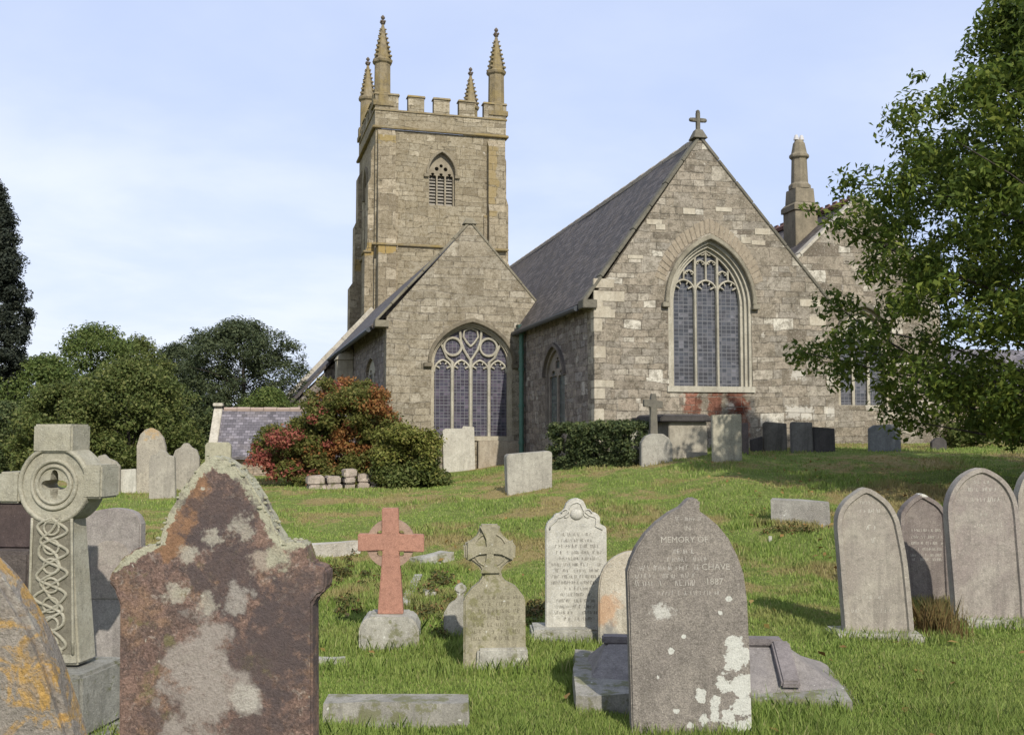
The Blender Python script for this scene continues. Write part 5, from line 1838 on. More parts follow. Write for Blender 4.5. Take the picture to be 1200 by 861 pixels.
# table tomb
f = Face((796, 537), R(12), 24.6)
o = grave('table tomb with dark slab lid and pale panelled end', 'chest tomb', f.X, f.Y, R(12), name='chest_tomb', group=None)
c = f.pts([(784, 540), (784, 494), (829, 494), (829, 540)])
mb = MB()
mb.box(c[0][0], c[2][0], 0, 1.9, -0.2, c[1][1], top=(0.01, 0.02))
sub(mb, 'body', stone('tomb_panel', (0.36, 0.325, 0.255), (0.28, 0.25, 0.195), spots=0.15), o, bevel=0.015)
mb = MB()
a0, a1 = f.pts([(772, 491), (836, 491)])
zt = c[1][1]
mb.box(a0[0], a1[0], -0.12, 2.1, zt + 0.001, zt + 0.12)
mb.box(a0[0] + 0.1, a1[0] - 0.1, -0.04, 2.0, zt + 0.121, zt + 0.19, top=(0.05, 0.05))
sub(mb, 'lid', G_dark, o, bevel=0.02)
f = Face((768, 526), R(12), 26.4)
o = grave('second dark lidded tomb set behind the worn stone cross', 'chest tomb', f.X, f.Y, R(12), name='chest_tomb', group=None)
c = f.pts([(752, 540), (752, 502), (784, 502), (784, 540)])
mb = MB()
mb.box(c[0][0], c[2][0], 0, 1.2, -0.2, c[1][1])
sub(mb, 'body', stone('brown_tomb_end', (0.24, 0.19, 0.145), (0.18, 0.145, 0.115), spots=0.1), o, bevel=0.015)
mb = MB()
mb.box(c[0][0] - 0.1, c[2][0] + 0.1, -0.1, 1.3, c[1][1] + 0.001, c[1][1] + 0.13)
sub(mb, 'lid', G_dark, o, bevel=0.02)

mid('clean pale square headstone in front of the chest tomb', [(835, 540), (834, 486), (868, 485), (869, 540)], (852, 541), stone('clean_pale_stone', (0.40, 0.37, 0.28), (0.34, 0.31, 0.235), spots=0.08, sc=0.8), 0.12, yaw=R(8))
mid('thin dark slate post against the red stained wall', [(869, 532), (868, 496), (876, 495), (877, 532)], (873, 532), stone('dark_slate_post', (0.16, 0.125, 0.115), (0.12, 0.1, 0.09), spots=0.05), 0.1)
mid('low black slab at the near end of the dark row', [(880, 529), (879, 515), (893, 511), (894, 529)], (887, 529), G_dark, 0.1)
mid('dark grey slab with ivy stains in the row under the wall', [(895, 529), (894, 496), (897, 494), (921, 496), (922, 529)], (908, 529), stone('stained_grey', (0.165, 0.15, 0.125), (0.10, 0.09, 0.075), spots=0.1, sc=0.8, streak=0.7), 0.1)
mid('mid grey square slab standing in the middle of the dark row', [(927, 530), (926, 496), (928, 494), (951, 495), (953, 530)], (939, 530), stone('slate_grey', (0.19, 0.175, 0.155), (0.14, 0.13, 0.115), spots=0.08, sc=0.8, streak=0.5), 0.1)
mid('blackest streaked slab at the far end of the dark row', [(954, 529), (953, 500), (977, 502), (978, 529)], (966, 529), G_dark, 0.12)
mid('shaded blue grey headstone beneath the drooping branches', [(1018, 530), (1018, 502), (1024, 498), (1046, 497), (1054, 502), (1055, 530)], (1036, 529), stone('blue_grey_stone', (0.21, 0.21, 0.20), (0.16, 0.16, 0.155), spots=0.08, sc=0.8), 0.12)
mid('small dark rounded stone low under the tree', [(1090, 527), (1091, 518), (1096, 513), (1103, 512), (1108, 517), (1109, 527)], (1100, 527), G_dark, 0.12)

# stones far back on the left
mid('tall round topped headstone with an orange lichen cap at the back', [(161, 575), (161, 522), (165, 509), (171, 503), (178, 501), (186, 505), (192, 513), (195, 525), (196, 575)], (178, 577), G_farorange, 0.14, yaw=R(6))
mid('pale flat topped headstone standing before the orange capped one', [(176, 582), (175, 540), (178, 533), (184, 532), (187, 527), (194, 528), (198, 533), (205, 535), (207, 582)], (192, 583), G_far, 0.12, yaw=R(3))
mid('grey headstone with a scalloped head near the slate roofed building', [(204, 573), (203, 535), (206, 527), (212, 524), (216, 519), (221, 519), (225, 524), (231, 527), (234, 536), (234, 573)], (219, 574), G_far, 0.12, yaw=R(6))
mid('square pale headstone just beyond the tip of the red gothic stone', [(241, 560), (241, 521), (244, 518), (268, 518), (271, 521), (271, 560)], (256, 575), stone('lichened_square', (0.38, 0.35, 0.25), (0.3, 0.28, 0.2), spots=0.2, sc=0.8), 0.14, yaw=R(6))
mid('small white square headstone beside the wheel of the Celtic cross', [(142, 577), (142, 550), (160, 549), (161, 577)], (151, 577), G_pale, 0.1, yaw=R(4))
mid('low scalloped white headstone half behind the wheel of the Celtic cross', [(112, 575), (112, 541), (116, 534), (123, 532), (128, 537), (136, 540), (141, 546), (141, 575)], (126, 577), G_far, 0.12, yaw=R(4))

# outbuilding with a slate roof
OB = Fr(*at(246, 560, 33.0).xy, 0.0, R(9))
gzo = ground(OB.o.x, OB.o.y)
ob = empty('outbuilding', (OB.o.x, OB.o.y, gzo), (0, 0, OB.rot), 'low outbuilding with mottled slate roof behind the red leaved bush', 'outbuilding')
(q0, zr), (q1, ze) = OB.px(246, 483, 1.3), OB.px(345, 534)
zr -= gzo
ze -= gzo
mb = MB()
mb.prism([(0.0, -0.3), (0.0, ze - 0.06), (4.6, ze - 0.06), (4.6, -0.3)], 0.0, 0.35)
mb.box(4.25, 4.6, 0.352, 2.6, -0.3, ze - 0.06)
mb.box(0.0, 4.248, 2.3, 2.65, -0.3, ze - 0.06)
mb.hexa([(0, 0.352, -0.3), (0.35, 0.352, -0.3), (0.35, 2.298, -0.3), (0, 2.298, -0.3)], [(0, 0.352, ze), (0.35, 0.352, ze), (0.35, 2.298, ze), (0, 2.298, ze)])
mb.hexa([(0, 0.352, ze + .001), (0.35, 0.352, ze + .001), (0.35, 2.298, ze + .001), (0, 2.298, ze + .001)], [(0, 1.28, zr - 0.08), (0.35, 1.28, zr - 0.08), (0.35, 1.36, zr - 0.08), (0, 1.36, zr - 0.08)])
sub(mb, 'wall', masonry('pinkish_rubble', 0.2, 0.4, [(p, (c[0] * 1.2, c[1] * 1.08, c[2] * 1.02)) for p, c in WARM], MORT), ob)
mb = MB()
mb.hexa([(0.2, -0.2, ze - 0.1), (4.7, -0.2, ze - 0.1), (4.7, 1.3, zr), (0.2, 1.3, zr)], [(0.2, -0.22, ze), (4.7, -0.22, ze), (4.7, 1.3, zr + 0.1), (0.2, 1.3, zr + 0.1)])
mb.hexa([(0.2, 1.302, zr), (4.7, 1.302, zr), (4.7, 2.8, ze - 0.1), (0.2, 2.8, ze - 0.1)], [(0.2, 1.302, zr + 0.1), (4.7, 1.302, zr + 0.1), (4.7, 2.82, ze), (0.2, 2.82, ze)])
rf = sub(mb, 'roof', M_slate2, ob)
mb = MB()
for i in range(10):
    mb.tube([(0.25 + i * 0.445, 1.3, zr + 0.1), (0.68 + i * 0.445, 1.3, zr + 0.1)], 0.075 + 0.01 * (i % 2), 6)
sub(mb, 'ridge_tiles', plain('pinkish_ridge', (0.33, 0.25, 0.20), 0.8, 0.3), rf)
mb = MB()
mb.hexa([(-0.08, -0.25, ze - 0.16), (0.2, -0.25, ze - 0.16), (0.2, 1.30, zr + 0.02), (-0.08, 1.30, zr + 0.02)], [(-0.08, -0.27, ze + 0.08), (0.199, -0.27, ze + 0.08), (0.199, 1.30, zr + 0.2), (-0.08, 1.30, zr + 0.2)])
mb.hexa([(-0.08, 1.301, zr + 0.02), (0.2, 1.301, zr + 0.02), (0.2, 2.85, ze - 0.16), (-0.08, 2.85, ze - 0.16)], [(-0.08, 1.301, zr + 0.2), (0.199, 1.301, zr + 0.2), (0.199, 2.87, ze + 0.08), (-0.08, 2.87, ze + 0.08)])
mb.box(-0.1, 0.22, 1.1, 1.5, zr + 0.201, zr + 0.32)
sub(mb, 'coping', M_copepale, ob, bevel=0.02)

# scrap of rough wall under the red bush
p, q = onground(361, 573), onground(452, 572)
yaw = math.atan2(q.y - p.y, q.x - p.x)
l = (q - p).length
o = empty('rubble_wall', (p.x, p.y, p.z), (0, 0, yaw), 'low wall of pinkish rubble stones at the foot of the red bush', 'wall')
mb = MB()
rw = random.Random(5)
x = 0.0
while x < l:
    w_ = rw.uniform(0.25, 0.6)
    lv = 0
    z = -0.1
    while z < 0.30:
        h_ = rw.uniform(0.13, 0.24)
        if z < 0.2 or rw.random() < 0.7:
            mb.box(x + rw.uniform(0, .05), x + w_ * rw.uniform(0.85, 1.0), rw.uniform(-0.06, 0.03), 0.4, z, z + h_ * 0.97)
        z += h_
    x += w_
bmesh.ops.bevel(mb.bm, geom=mb.bm.edges[:], offset=0.03, segments=2, affect='EDGES', clamp_overlap=True)
for v in mb.bm.verts:
    v.co += noise.noise_vector(v.co * 4.0) * 0.035
sub(mb, 'stones', stone('pinkish_rubble_stone', (0.46, 0.38, 0.31), (0.35, 0.29, 0.235), spots=0.3, moss=0.4, bump=0.03), o)

# ------------------------------------------------------------------ foliage
def leaf_mesh(name, centers, radii, counts, size, aspect, m, parent, seed, up=0.35, flat=0.75, hang=0.0, smooth=False, frame_loc=(0, 0, 0)):
    """many small folded leaves scattered through clumps"""
    rng = np.random.default_rng(seed)
    C = np.repeat(np.asarray(centers, float), counts, axis=0)
    Rr = np.repeat(np.asarray(radii, float), counts, axis=0)
    n = len(C)
    dr = rng.normal(size=(n, 3))
    dr /= np.linalg.norm(dr, axis=1)[:, None]
    rad = rng.random(n) ** 0.5
    off = dr * rad[:, None] * Rr[:, None]
    off[:, 2] *= flat
    P_ = C + off
    # leaf normal: mix of outward, up and random
    nr = dr * 0.6 + rng.normal(size=(n, 3)) * 0.55
    nr[:, 2] += up
    nr /= np.linalg.norm(nr, axis=1)[:, None]
    ax = rng.normal(size=(n, 3))
    ax[:, 2] -= hang
    ax -= nr * (ax * nr).sum(1)[:, None]
    ax /= np.linalg.norm(ax, axis=1)[:, None]
    bx = np.cross(nr, ax)
    s = size * rng.uniform(0.65, 1.3, n)
    v = np.empty((n, 4, 3))
    v[:, 0] = P_ - ax * s[:, None] * 0.5
    v[:, 1] = P_ + bx * (s * aspect * 0.5)[:, None] + nr * (s * 0.08)[:, None]
    v[:, 2] = P_ + ax * s[:, None] * 0.5
    v[:, 3] = P_ - bx * (s * aspect * 0.5)[:, None] + nr * (s * 0.08)[:, None]
    v -= np.asarray(frame_loc)
    return mesh_quads(name, v.reshape(-1, 3), n, 4, m, parent)


def mesh_quads(name, v, n, k, m, parent=None):
    me_ = bpy.data.meshes.new(name)
    me_.vertices.add(len(v))
    me_.vertices.foreach_set('co', np.ascontiguousarray(v, dtype=np.float32).ravel())
    me_.loops.add(n * k)
    me_.loops.foreach_set('vertex_index', np.arange(n * k, dtype=np.int32))
    me_.polygons.add(n)
    me_.polygons.foreach_set('loop_start', np.arange(0, n * k, k, dtype=np.int32))
    me_.polygons.foreach_set('loop_total', np.full(n, k, dtype=np.int32))
    me_.update(calc_edges=True)
    me_.materials.append(m)
    return link(name, me_, parent)


L_tree = leafmat('ash_leaf', (0.060, 0.092, 0.016), (0.115, 0.160, 0.026), (0.22, 0.245, 0.045), 0.45)
L_cyp = leafmat('cypress_leaf', (0.024, 0.030, 0.022), (0.038, 0.046, 0.030), (0.06, 0.066, 0.042), 0.15)
L_pine = leafmat('pine_needle', (0.050, 0.066, 0.032), (0.080, 0.100, 0.044), (0.125, 0.14, 0.064), 0.3)
L_mid = leafmat('shrub_leaf', (0.075, 0.108, 0.030), (0.13, 0.175, 0.044), (0.21, 0.235, 0.07), 0.4)
L_olive = leafmat('olive_shrub_leaf', (0.072, 0.096, 0.026), (0.13, 0.158, 0.042), (0.225, 0.225, 0.075), 0.4)
L_hedge = leafmat('hedge_leaf', (0.042, 0.060, 0.024), (0.085, 0.11, 0.036), (0.18, 0.195, 0.075), 0.3)
L_red = leafmat('red_leaf', (0.22, 0.06, 0.045), (0.33, 0.10, 0.07), (0.34, 0.17, 0.09), 0.35)
L_bush = leafmat('bronze_green_leaf', (0.080, 0.092, 0.022), (0.145, 0.155, 0.036), (0.235, 0.19, 0.06), 0.4)
L_orange = leafmat('orange_leaf', (0.22, 0.085, 0.03), (0.27, 0.125, 0.04), (0.22, 0.16, 0.05), 0.3)
M_bark = stone('grey_bark', (0.085, 0.07, 0.055), (0.05, 0.042, 0.036), spots=0.0, sc=1.0, bump=0.03)
TREES = 'trees and tall shrubs round the churchyard'


def limb(mb, a, b, r0, r1, rng, bend=0.12, n=6):
    a, b = Vector(a), Vector(b)
    L = (b - a).length
    o1 = Vector((rng.uniform(-1, 1), rng.uniform(-1, 1), rng.uniform(-0.3, 0.6))) * L * bend
    pts = []
    for i in range(n):
        t_ = i / (n - 1)
        pts.append(a.lerp(b, t_) + o1 * math.sin(math.pi * t_))
    mb.tube(pts, [r0 + (r1 - r0) * i / (n - 1) for i in range(n)], 6)


def crown_tree(name, label, cat, base, h, env, n_cl, cl_r, leaves_per, leaf, aspect, m, seed, trunk_r=0.2, limbs=40, hang=0.0, zfrac0=0.15, up=0.35, inner=0.35, squash=(1, 1), flat=0.75, group=TREES, leaf_name='crown', lean=(0, 0)):
    """base point, height, env(z 0..1) -> crown radius in metres"""
    rng = random.Random(seed)
    root = empty(name, base, label=label, cat=cat, group=group)
    cs, rr = [], []
    guard = 0
    while len(cs) < n_cl and guard < n_cl * 40:
        guard += 1
        z = zfrac0 + (1 - zfrac0) * rng.random()
        e = env(z)
        if e <= 0.02 or rng.random() > (e / 1.0) ** 0.8 * 4:
            continue
        a = rng.uniform(0, 2 * math.pi)
        q = (inner + (1 - inner) * rng.random() ** 0.55)
        nz = 1 + 0.26 * noise.noise(Vector((math.cos(a) * 1.6 + seed, math.sin(a) * 1.6, z * 5)))
        r = e * q * nz
        c = (r * math.cos(a) * squash[0] + lean[0] * z, r * math.sin(a) * squash[1] + lean[1] * z, z * h)
        cs.append(c)
        rr.append(cl_r * rng.uniform(0.55, 1.25))
        if rng.random() < 0.10:
            k_o = rng.uniform(1.05, 1.15)
            cs.append((c[0] * k_o, c[1] * k_o, c[2] * (1 + (k_o - 1) * 0.5)))
            rr.append(cl_r * rng.uniform(0.3, 0.5))
    leaf_mesh(leaf_name, cs, rr, [max(4, int(leaves_per * (r_ / cl_r) ** 2)) for r_ in rr], leaf, aspect, m, root, seed, up=up, hang=hang, flat=flat)
    if limbs:
        mb = MB()
        top_ = 0.8 * h
        tp = [(lean[0] * t_ + 0.1 * math.sin(3 * t_ + seed), lean[1] * t_ + 0.1 * math.cos(2 * t_ + seed), t_ * top_) for t_ in [i / 7 for i in range(8)]]
        tp[0] = (0, 0, -0.4)
        mb.tube(tp, [trunk_r * (1.25 if i == 0 else 1 - 0.85 * i / 7) for i in range(8)], 9)
        far_ = sorted(cs, key=lambda c_: -(c_[0] ** 2 + c_[1] ** 2))[:limbs // 2]
        for c in rng.sample(cs, min(limbs, len(cs))) + far_:
            t_ = max(0.10, min(0.95, c[2] / top_ - 0.18 - 0.1 * rng.random()))
            a = Vector(tp[0]).lerp(Vector(tp[-1]), t_)
            limb(mb, a, c, trunk_r * 0.2 * (1.1 - t_), 0.008, rng)
        sub(mb, 'trunk', M_bark, root, smooth=True)
    return root


def tab(*pairs):
    return lambda z: lerp_table(z, list(pairs))


# drooping tree at the right edge
TX, TY = 10.6, 17.0
tb = (TX, TY, ground(TX, TY))
crown_tree('ash_tree', 'leafy green tree spreading drooping branches before the right aisle', 'tree', tb, 10.9,
           tab((0.0, 0.0), (0.09, 1.8), (0.12, 3.9), (0.20, 4.9), (0.28, 4.95), (0.36, 4.45), (0.46, 4.4), (0.56, 4.2), (0.63, 3.6), (0.73, 2.6), (0.85, 1.6), (0.95, 0.8), (1.0, 0.15)),
           1450, 0.44, 165, 0.135, 0.42, L_tree, 5, trunk_r=0.22, limbs=56, hang=0.5, zfrac0=0.085, inner=0.22)

# dark columnar cypress at the left edge
cb = at(-17, 545, 40)
cb.z = ground(cb.x, cb.y)
crown_tree('cypress', 'dark narrow columnar cypress standing at the left edge', 'tree', tuple(cb), 11.4,
           tab((0.0, 1.35), (0.2, 1.5), (0.45, 1.5), (0.6, 1.28), (0.75, 0.95), (0.9, 0.5), (1.0, 0.08)), 900, 0.36, 190, 0.12, 0.5, L_cyp, 8, trunk_r=0.2, limbs=0, zfrac0=0.01, inner=0.3, up=0.6)

# pine-like dark tree with flat layered crown
pb = at(281, 545, 52)
pb.z = ground(pb.x, pb.y)
crown_tree('pine_tree', 'dark spreading pine with layered crown behind the outbuilding', 'tree', tuple(pb), 7.0,
           tab((0.0, 1.0), (0.15, 2.4), (0.3, 3.0), (0.5, 3.5), (0.66, 3.7), (0.8, 3.2), (0.92, 2.1), (1.0, 0.8)), 380, 0.70, 210, 0.17, 0.35, L_pine, 12, trunk_r=0.25, limbs=60, inner=0.15, flat=0.6, up=0.7, zfrac0=0.1)
pb2 = at(206, 545, 54)
pb2.z = ground(pb2.x, pb2.y)
crown_tree('pine_tree', 'smaller dark pine half hidden between shrubs and spreading pine', 'tree', tuple(pb2), 5.9,
           tab((0.0, 0.4), (0.3, 1.9), (0.6, 2.0), (0.85, 1.5), (1.0, 0.5)), 200, 0.65, 190, 0.17, 0.35, L_pine, 14, trunk_r=0.2, limbs=30, inner=0.2, flat=0.5, up=0.7, zfrac0=0.05)

# big shrubs on the left
for i, (px_, Y_, h_, r_, m_, lab, cl) in enumerate((
        (45, 40, 4.3, 2.0, L_mid, 'bright green bushy shrub next to the cypress', 0.5),
        (108, 44, 6.0, 2.5, L_mid, 'tallest green shrub with feathery top behind the Celtic cross', 0.55),
        (160, 46, 5.6, 2.0, L_olive, 'brownish olive shrub between green shrub and pines', 0.5),
        (150, 35, 3.9, 2.3, L_olive, 'broad dark olive bush behind the far left headstones', 0.5),
        (70, 34, 2.9, 1.6, L_olive, 'low pale flecked bush just behind the head of the Celtic cross', 0.42),
        (4, 36, 2.4, 1.5, L_hedge, 'dark low bush at the foot of the cypress', 0.4),
        (205, 38, 3.0, 1.4, L_hedge, 'dark rounded bush beside the outbuilding gable', 0.42),
        (315, 47, 3.3, 1.7, L_mid, 'bright green bush peeping over the outbuilding roof', 0.45))):
    b = at(px_, 545, Y_)
    b.z = ground(b.x, b.y)
    crown_tree('shrub', lab, 'shrub', tuple(b), h_, (lambda r_: tab((0.0, r_ * 0.85), (0.3, r_), (0.6, r_ * 0.92), (0.82, r_ * 0.62), (0.95, r_ * 0.3), (1.0, 0.1)))(r_),
               int(115 * r_), cl, 150, 0.13, 0.5, m_, 30 + i, limbs=0 if Y_ > 36 else 12, trunk_r=0.08, zfrac0=0.03, inner=0.45)

# distant tree belt beyond the churchyard (reads as one mass)
rng = random.Random(77)
cs, rr = [], []
for i in range(420):
    X = -95 + 190 * rng.random()
    Y = 118 + rng.uniform(-6, 10)
    hh = 5.0 + 2.5 * noise.noise(Vector((X * 0.06, 0, 3))) + 1.2 * noise.noise(Vector((X * 0.25, 2, 3)))
    cs.append((X, Y, ground(X, Y) + hh * rng.random() ** 0.7))
    rr.append(rng.uniform(1.4, 2.6))
belt = leaf_mesh('wood', cs, rr, [70] * len(cs), 0.7, 0.6, L_pine, None, 3)
tag(belt, 'far off belt of dark trees beyond the churchyard', 'wood', kind='stuff')

# red and green bush by the aisle
def bush(name, label, spec, seed, parts, group=None):
    """spec: list of (px, py, Y, radius) clump positions"""
    b = at(spec[0][0], 572, spec[0][2])
    b.z = ground(b.x, b.y)
    root = empty(name, tuple(b), label=label, cat='bush', group=group)
    rg = random.Random(seed)
    cl = {k: ([], []) for k in parts}
    for px_, py_, Y_, r_, kind in spec:
        c0 = at(px_, py_, Y_)
        for j in range(9):
            d_ = Vector((rg.gauss(0, 1), rg.gauss(0, 1), rg.gauss(0, 1))).normalized() * r_ * rg.uniform(0.3, 1.0)
            d_.z *= 0.8
            kk = kind if rg.random() < 0.85 else rg.choice(list(parts))
            c = c0 + d_ - b
            if c.z < 0.05:
                c.z = 0.05 + 0.1 * rg.random()
            cl[kk][0].append(tuple(c))
            cl[kk][1].append(rg.uniform(0.18, 0.34))
            if rg.random() < 0.16:
                c = c0 + d_ * rg.uniform(1.25, 1.7) - b
                c.z = max(c.z, 0.1)
                cl[kk][0].append(tuple(c))
                cl[kk][1].append(0.13)
    for k, (m_, nm, lb) in parts.items():
        if cl[k][0]:
            oo = leaf_mesh(nm, cl[k][0], cl[k][1], [max(20, int(88 * min(1.0, (q_ / 0.24) ** 2))) for q_ in cl[k][1]], 0.10, 0.5, m_, root, seed + len(nm))
            if lb:
                oo['label'] = lb
    mb = MB()
    for i in range(14):
        k = rg.choice([k for k in cl if cl[k][0]])
        c = rg.choice(cl[k][0])
        limb(mb, (rg.uniform(-0.4, 0.4), rg.uniform(-0.2, 0.2), -0.1), c, 0.03, 0.008, rg)
    sub(mb, 'stems', M_bark, root)
    return root


spec = []
rb = random.Random(9)
OUT = [(305, 545), (300, 525), (318, 505), (335, 505), (350, 485), (365, 460), (395, 452), (425, 450), (445, 458), (455, 475), (463, 500), (470, 530), (470, 560), (440, 562), (400, 562), (350, 560), (320, 557)]
def inside(p, poly):
    c = False
    n = len(poly)
    for i in range(n):
        x1, y1 = poly[i]
        x2, y2 = poly[(i + 1) % n]
        if (y1 > p[1]) != (y2 > p[1]) and p[0] < (x2 - x1) * (p[1] - y1) / (y2 - y1) + x1:
            c = not c
    return c
while len(spec) < 125:
    p_ = (rb.uniform(298, 472), rb.uniform(448, 565))
    if inside(p_, OUT):
        redness = 0.05
        if p_[0] < 345 and p_[1] > 495:
            redness = 0.5
        elif p_[1] < 485 and p_[0] < 400:
            redness = 0.45
        elif p_[0] < 330:
            redness = 0.5
        kind = 'r' if rb.random() < redness else ('o' if rb.random() < (0.38 if p_[1] < 490 else 0.16) else 'g')
        spec.append((*p_, rb.uniform(27.2, 29.6), 0.36, kind))
for px_ in (362, 378, 384, 404, 420, 446, 452):
    spec.append((px_ + rb.uniform(-3, 3), rb.uniform(556, 568), 26.9, 0.16, 'g'))
spec.sort(key=lambda s_: abs(s_[0] - 390))
bush('garden_bush', 'wide bush of mixed green and scarlet leaves before the left aisle', spec, 41,
     {'g': (L_bush, 'green_leaves', None), 'r': (L_red, 'red_leaves', 'scarlet autumn leaves'), 'o': (L_orange, 'orange_leaves', 'orange tinged leaves')})
spec = []
OUT = [(445, 570), (445, 530), (458, 508), (478, 502), (495, 500), (512, 508), (520, 530), (522, 565), (500, 572)]
while len(spec) < 44:
    p_ = (rb.uniform(445, 523), rb.uniform(499, 570))
    if inside(p_, OUT):
        spec.append((*p_, rb.uniform(26.2, 27.3), 0.26, 'y' if p_[1] < 540 else 'g'))
spec.sort(key=lambda s_: abs(s_[0] - 486))
bush('garden_bush', 'yellow green twiggy bush at the foot of the aisle corner', spec, 43,
     {'y': (leafmat('yellow_green_leaf', (0.10, 0.115, 0.024), (0.175, 0.185, 0.042), (0.26, 0.22, 0.065), 0.25), 'young_leaves', None), 'g': (L_olive, 'green_leaves', None)})

# scarlet creeper sprays above the red bush against the aisle
# clipped hedge
pa, pq = onground(643, 550), onground(741, 548)
yaw = math.atan2(pq.y - pa.y, pq.x - pa.x)
L = (pq - pa).length
hd = empty('hedge', (pa.x, pa.y, pa.z), (0, 0, yaw), 'small clipped evergreen hedge below the chancel side window', 'hedge')
rh = random.Random(6)
zt_h = (550 - 499) * pa.y / F
cs = []
for i in range(330):
    x, y, z = rh.uniform(0.05, L - 0.05), rh.uniform(0.05, 0.9), rh.uniform(0.05, zt_h)
    s_ = rh.random()
    if s_ < 0.45:
        y = rh.uniform(0.0, 0.1)
    elif s_ < 0.7:
        z = zt_h + rh.uniform(-0.08, 0.02)
    cs.append((x, y, z + 0.05 * noise.noise(Vector((x * 2, y, z)))))
leaf_mesh('foliage', cs, [0.17] * len(cs), [85] * len(cs), 0.085, 0.5, L_hedge, hd, 61)

# low plant under the tree, and the rusty grass tuft between two headstones
pl = onground(1128, 524)
root = empty('garden_plant', tuple(pl), label='leafy yellowish shrub growing low under the tree by the vestry', cat='plant')
leaf_mesh('foliage', [(rh.gauss(0, 0.45), rh.gauss(0, 0.3), rh.uniform(0.1, 0.9)) for _ in range(70)], [0.22] * 70, [60] * 70, 0.11, 0.5, L_olive, root, 71)


def blades(name, X, Y, Z, h, wd, lean, m, seed, parent=None):
    """upright grass blades, one triangle pair each"""
    rg = np.random.default_rng(seed)
    n = len(X)
    a = rg.uniform(0, 2 * math.pi, n)
    ux, uy = np.cos(a), np.sin(a)
    b = rg.uniform(0, 2 * math.pi, n)
    lx, ly = np.cos(b) * lean * h, np.sin(b) * lean * h
    v = np.empty((n, 5, 3))
    w2 = wd / 2
    v[:, 0] = np.stack([X - ux * w2, Y - uy * w2, Z - 0.01], 1)
    v[:, 1] = np.stack([X + ux * w2, Y + uy * w2, Z - 0.01], 1)
    v[:, 2] = np.stack([X + ux * w2 * 0.8 + lx * 0.4, Y + uy * w2 * 0.8 + ly * 0.4, Z + h * 0.55], 1)
    v[:, 3] = np.stack([X + lx, Y + ly, Z + h], 1)
    v[:, 4] = np.stack([X - ux * w2 * 0.8 + lx * 0.4, Y - uy * w2 * 0.8 + ly * 0.4, Z + h * 0.55], 1)
    return mesh_quads(name, v.reshape(-1, 3), n, 5, m, parent)


# weeds and bracken round the tumbled kerbs; dark clumps also deepen ground shadows
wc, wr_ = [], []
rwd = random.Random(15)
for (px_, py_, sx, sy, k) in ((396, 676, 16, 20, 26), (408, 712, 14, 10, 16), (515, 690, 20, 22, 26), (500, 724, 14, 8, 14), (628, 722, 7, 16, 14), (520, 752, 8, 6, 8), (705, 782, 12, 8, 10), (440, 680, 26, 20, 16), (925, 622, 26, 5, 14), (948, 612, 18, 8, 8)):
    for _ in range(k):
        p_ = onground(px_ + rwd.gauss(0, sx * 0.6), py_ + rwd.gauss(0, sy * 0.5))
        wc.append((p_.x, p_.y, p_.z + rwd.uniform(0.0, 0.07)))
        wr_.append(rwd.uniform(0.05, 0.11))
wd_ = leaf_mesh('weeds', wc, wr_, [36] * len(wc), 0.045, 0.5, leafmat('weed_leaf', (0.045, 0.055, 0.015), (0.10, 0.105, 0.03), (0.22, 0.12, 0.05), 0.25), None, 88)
tag(wd_, 'low weeds and rusty bracken round the kerbs, also darkening ground shadows', 'weeds', kind='stuff')

tf = onground(1096, 742)
root = empty('grass_tuft', tuple(tf), label='rusty brown tuft of dead grass between two granite headstones', cat='grass tuft')
rg = np.random.default_rng(4)
n = 520
bx_ = rg.normal(0, 0.12, n)
by_ = rg.normal(0, 0.09, n)
bz_ = np.zeros(n)
blades('stalks', bx_, by_, bz_, rg.uniform(0.12, 0.36, n), np.full(n, 0.007), rg.uniform(0.1, 0.6, n), leafmat('dead_grass', (0.14, 0.09, 0.035), (0.22, 0.15, 0.06), (0.20, 0.19, 0.07), 0.3), 5, root)

# ---- mown grass over the visible turf
M_grass, t = mat('grass_blade')
rnd = t.n('ShaderNodeNewGeometry').outputs['Random Per Island']
co = objco(t)
g1 = t.noise(co, 0.45, 5, 0.65)
g2 = t.noise(co, 2.4, 6, 0.7)
col = t.ramp(rnd, [(0.0, (0.140, 0.205, 0.040)), (0.5, (0.225, 0.305, 0.062)), (0.9, (0.300, 0.355, 0.092)), (1.0, (0.37, 0.34, 0.15))])
tan_ = t.math('MULTIPLY', t.step(t.math('ADD', t.math('MULTIPLY', g1.outputs[0], 0.7), t.math('MULTIPLY', g2.outputs[0], 0.4)), 0.52, 0.61), t.math('ADD', 0.08, t.math('MULTIPLY', t.step(t.n('ShaderNodeSeparateXYZ', {0: co}).outputs[1], 8.5, 11.5), 0.85)))
col = t.mix(t.math('MULTIPLY', tan_, 0.82), col, (0.34, 0.25, 0.12))
col = t.mix(t.math('MULTIPLY', t.step(g2.outputs[0], 0.5, 0.68), 0.35), col, (0.13, 0.195, 0.042))
t.finish(col, None, 0.6, spec=0.25, trans=0.3)
fl = random.Random(23)
fc = [(fl.uniform(3.5, 9), fl.uniform(10, 24)) for _ in range(260)] + [(fl.uniform(-4, 5), fl.uniform(6, 16)) for _ in range(150)]
fallen = leaf_mesh('fallen_leaves', [(a, b, ground(a, b) + 0.05) for a, b in fc], [0.03] * len(fc), [1] * len(fc), 0.085, 0.55, leafmat('fallen_leaf', (0.16, 0.085, 0.03), (0.26, 0.16, 0.05), (0.34, 0.25, 0.08), 0.2), None, 17, up=1.5)
tag(fallen, 'scattered brown and yellow fallen leaves on the grass', 'fallen leaves', kind='stuff')
rg = np.random.default_rng(99)
N = 860000
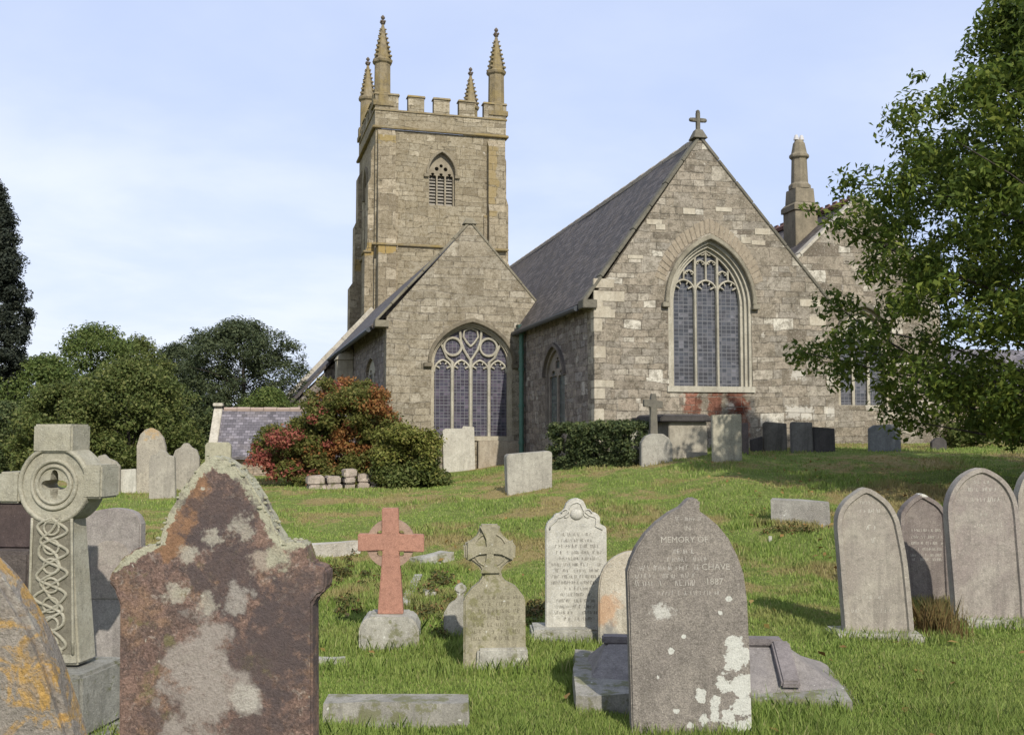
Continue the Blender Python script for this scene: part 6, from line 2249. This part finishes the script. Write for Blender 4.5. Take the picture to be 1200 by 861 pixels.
# sample rows so that the blades are about evenly dense in the view
u = rg.random(N)
Ya, Yb = 4.6, 33.0
Yv = 1.0 / (1 / Ya + u * (1 / Yb - 1 / Ya))
half = 0.74
Xv = rg.uniform(-half, half, N) * (Yv + 1.2)
keep = np.ones(N, bool)
Z = np.empty(N)
xs_a, ys_a = np.array(xs), np.array(ys)
G = np.array([v[2] for v in verts]).reshape(nyg, nxg)
ix = np.clip(np.searchsorted(xs_a, Xv) - 1, 0, nxg - 2)
iy = np.clip(np.searchsorted(ys_a, Yv) - 1, 0, nyg - 2)
fx = (Xv - xs_a[ix]) / (xs_a[ix + 1] - xs_a[ix])
fy = (Yv - ys_a[iy]) / (ys_a[iy + 1] - ys_a[iy])
Z = (G[iy, ix] * (1 - fx) + G[iy, ix + 1] * fx) * (1 - fy) + (G[iy + 1, ix] * (1 - fx) + G[iy + 1, ix + 1] * fx) * fy
# not inside the church
def rect_mask(fr, x0, x1, y0):
    lx = fr.c * (Xv - fr.o.x) + fr.s * (Yv - fr.o.y)
    ly = -fr.s * (Xv - fr.o.x) + fr.c * (Yv - fr.o.y)
    return (lx > x0) & (lx < x1) & (ly > y0)
keep &= ~rect_mask(CH, -0.02, x_r + 0.02, -0.02)
keep &= ~rect_mask(CH, gx_l, vx1, DR - 0.02)
keep &= ~rect_mask(AI, -0.02, ax_r + 1, -0.25)
Xv, Yv, Z = Xv[keep], Yv[keep], Z[keep]
N = len(Xv)
# patchy length: clumps of longer growth, worn short turf between
def vnoise(x, y, s, seed):
    r2 = np.random.default_rng(seed)
    g = r2.random((256, 256))
    xi, yi = x * s, y * s
    x0, y0 = np.floor(xi).astype(int), np.floor(yi).astype(int)
    fx_, fy_ = xi - x0, yi - y0
    fx_, fy_ = fx_ * fx_ * (3 - 2 * fx_), fy_ * fy_ * (3 - 2 * fy_)
    a = g[x0 % 256, y0 % 256]; b = g[(x0 + 1) % 256, y0 % 256]; c = g[x0 % 256, (y0 + 1) % 256]; d_ = g[(x0 + 1) % 256, (y0 + 1) % 256]
    return (a * (1 - fx_) + b * fx_) * (1 - fy_) + (c * (1 - fx_) + d_ * fx_) * fy_
ln = 0.55 * vnoise(Xv, Yv, 0.7, 1) + 0.45 * vnoise(Xv, Yv, 2.6, 2)
h = 0.022 + 0.085 * np.clip((ln - 0.35) / 0.5, 0, 1) ** 1.4
h *= rg.uniform(0.6, 1.35, N)
long_ = rg.random(N) < 0.02
h[long_] *= rg.uniform(1.4, 2.1, long_.sum())
wd = np.clip(0.00085 * Yv, 0.004, 0.02) * rg.uniform(0.7, 1.3, N)
grass = blades('grass', Xv, Yv, Z, h, wd, rg.uniform(0.1, 0.75, N), M_grass, 12)
tag(grass, 'short mown grass covering the churchyard', 'grass', kind='stuff')
# longer uncut grass round the feet of the nearer graves
feet = [(o_.location.x, o_.location.y) for o_ in list(COL.objects) if o_.parent is None and o_.get('category') in ('headstone', 'stone cross', 'grave kerb', 'grave slab') and 5 < o_.location.y < 20]
fx_l, fy_l = [], []
for (x_, y_) in feet:
    k = 900
    fx_l.append(x_ + rg.uniform(-0.65, 0.65, k))
    fy_l.append(y_ - 0.14 + rg.normal(0, 0.09, k) - 0.03)
FX, FY = np.concatenate(fx_l), np.concatenate(fy_l)
FZ = np.array([ground(a, b) for a, b in zip(FX, FY)])
uncut = blades('uncut_grass', FX, FY, FZ, rg.uniform(0.03, 0.13, len(FX)), np.clip(0.0009 * FY, 0.005, 0.02), rg.uniform(0.1, 0.6, len(FX)), M_grass, 15)
tag(uncut, 'longer uncut grass round the feet of the gravestones', 'grass', kind='stuff')
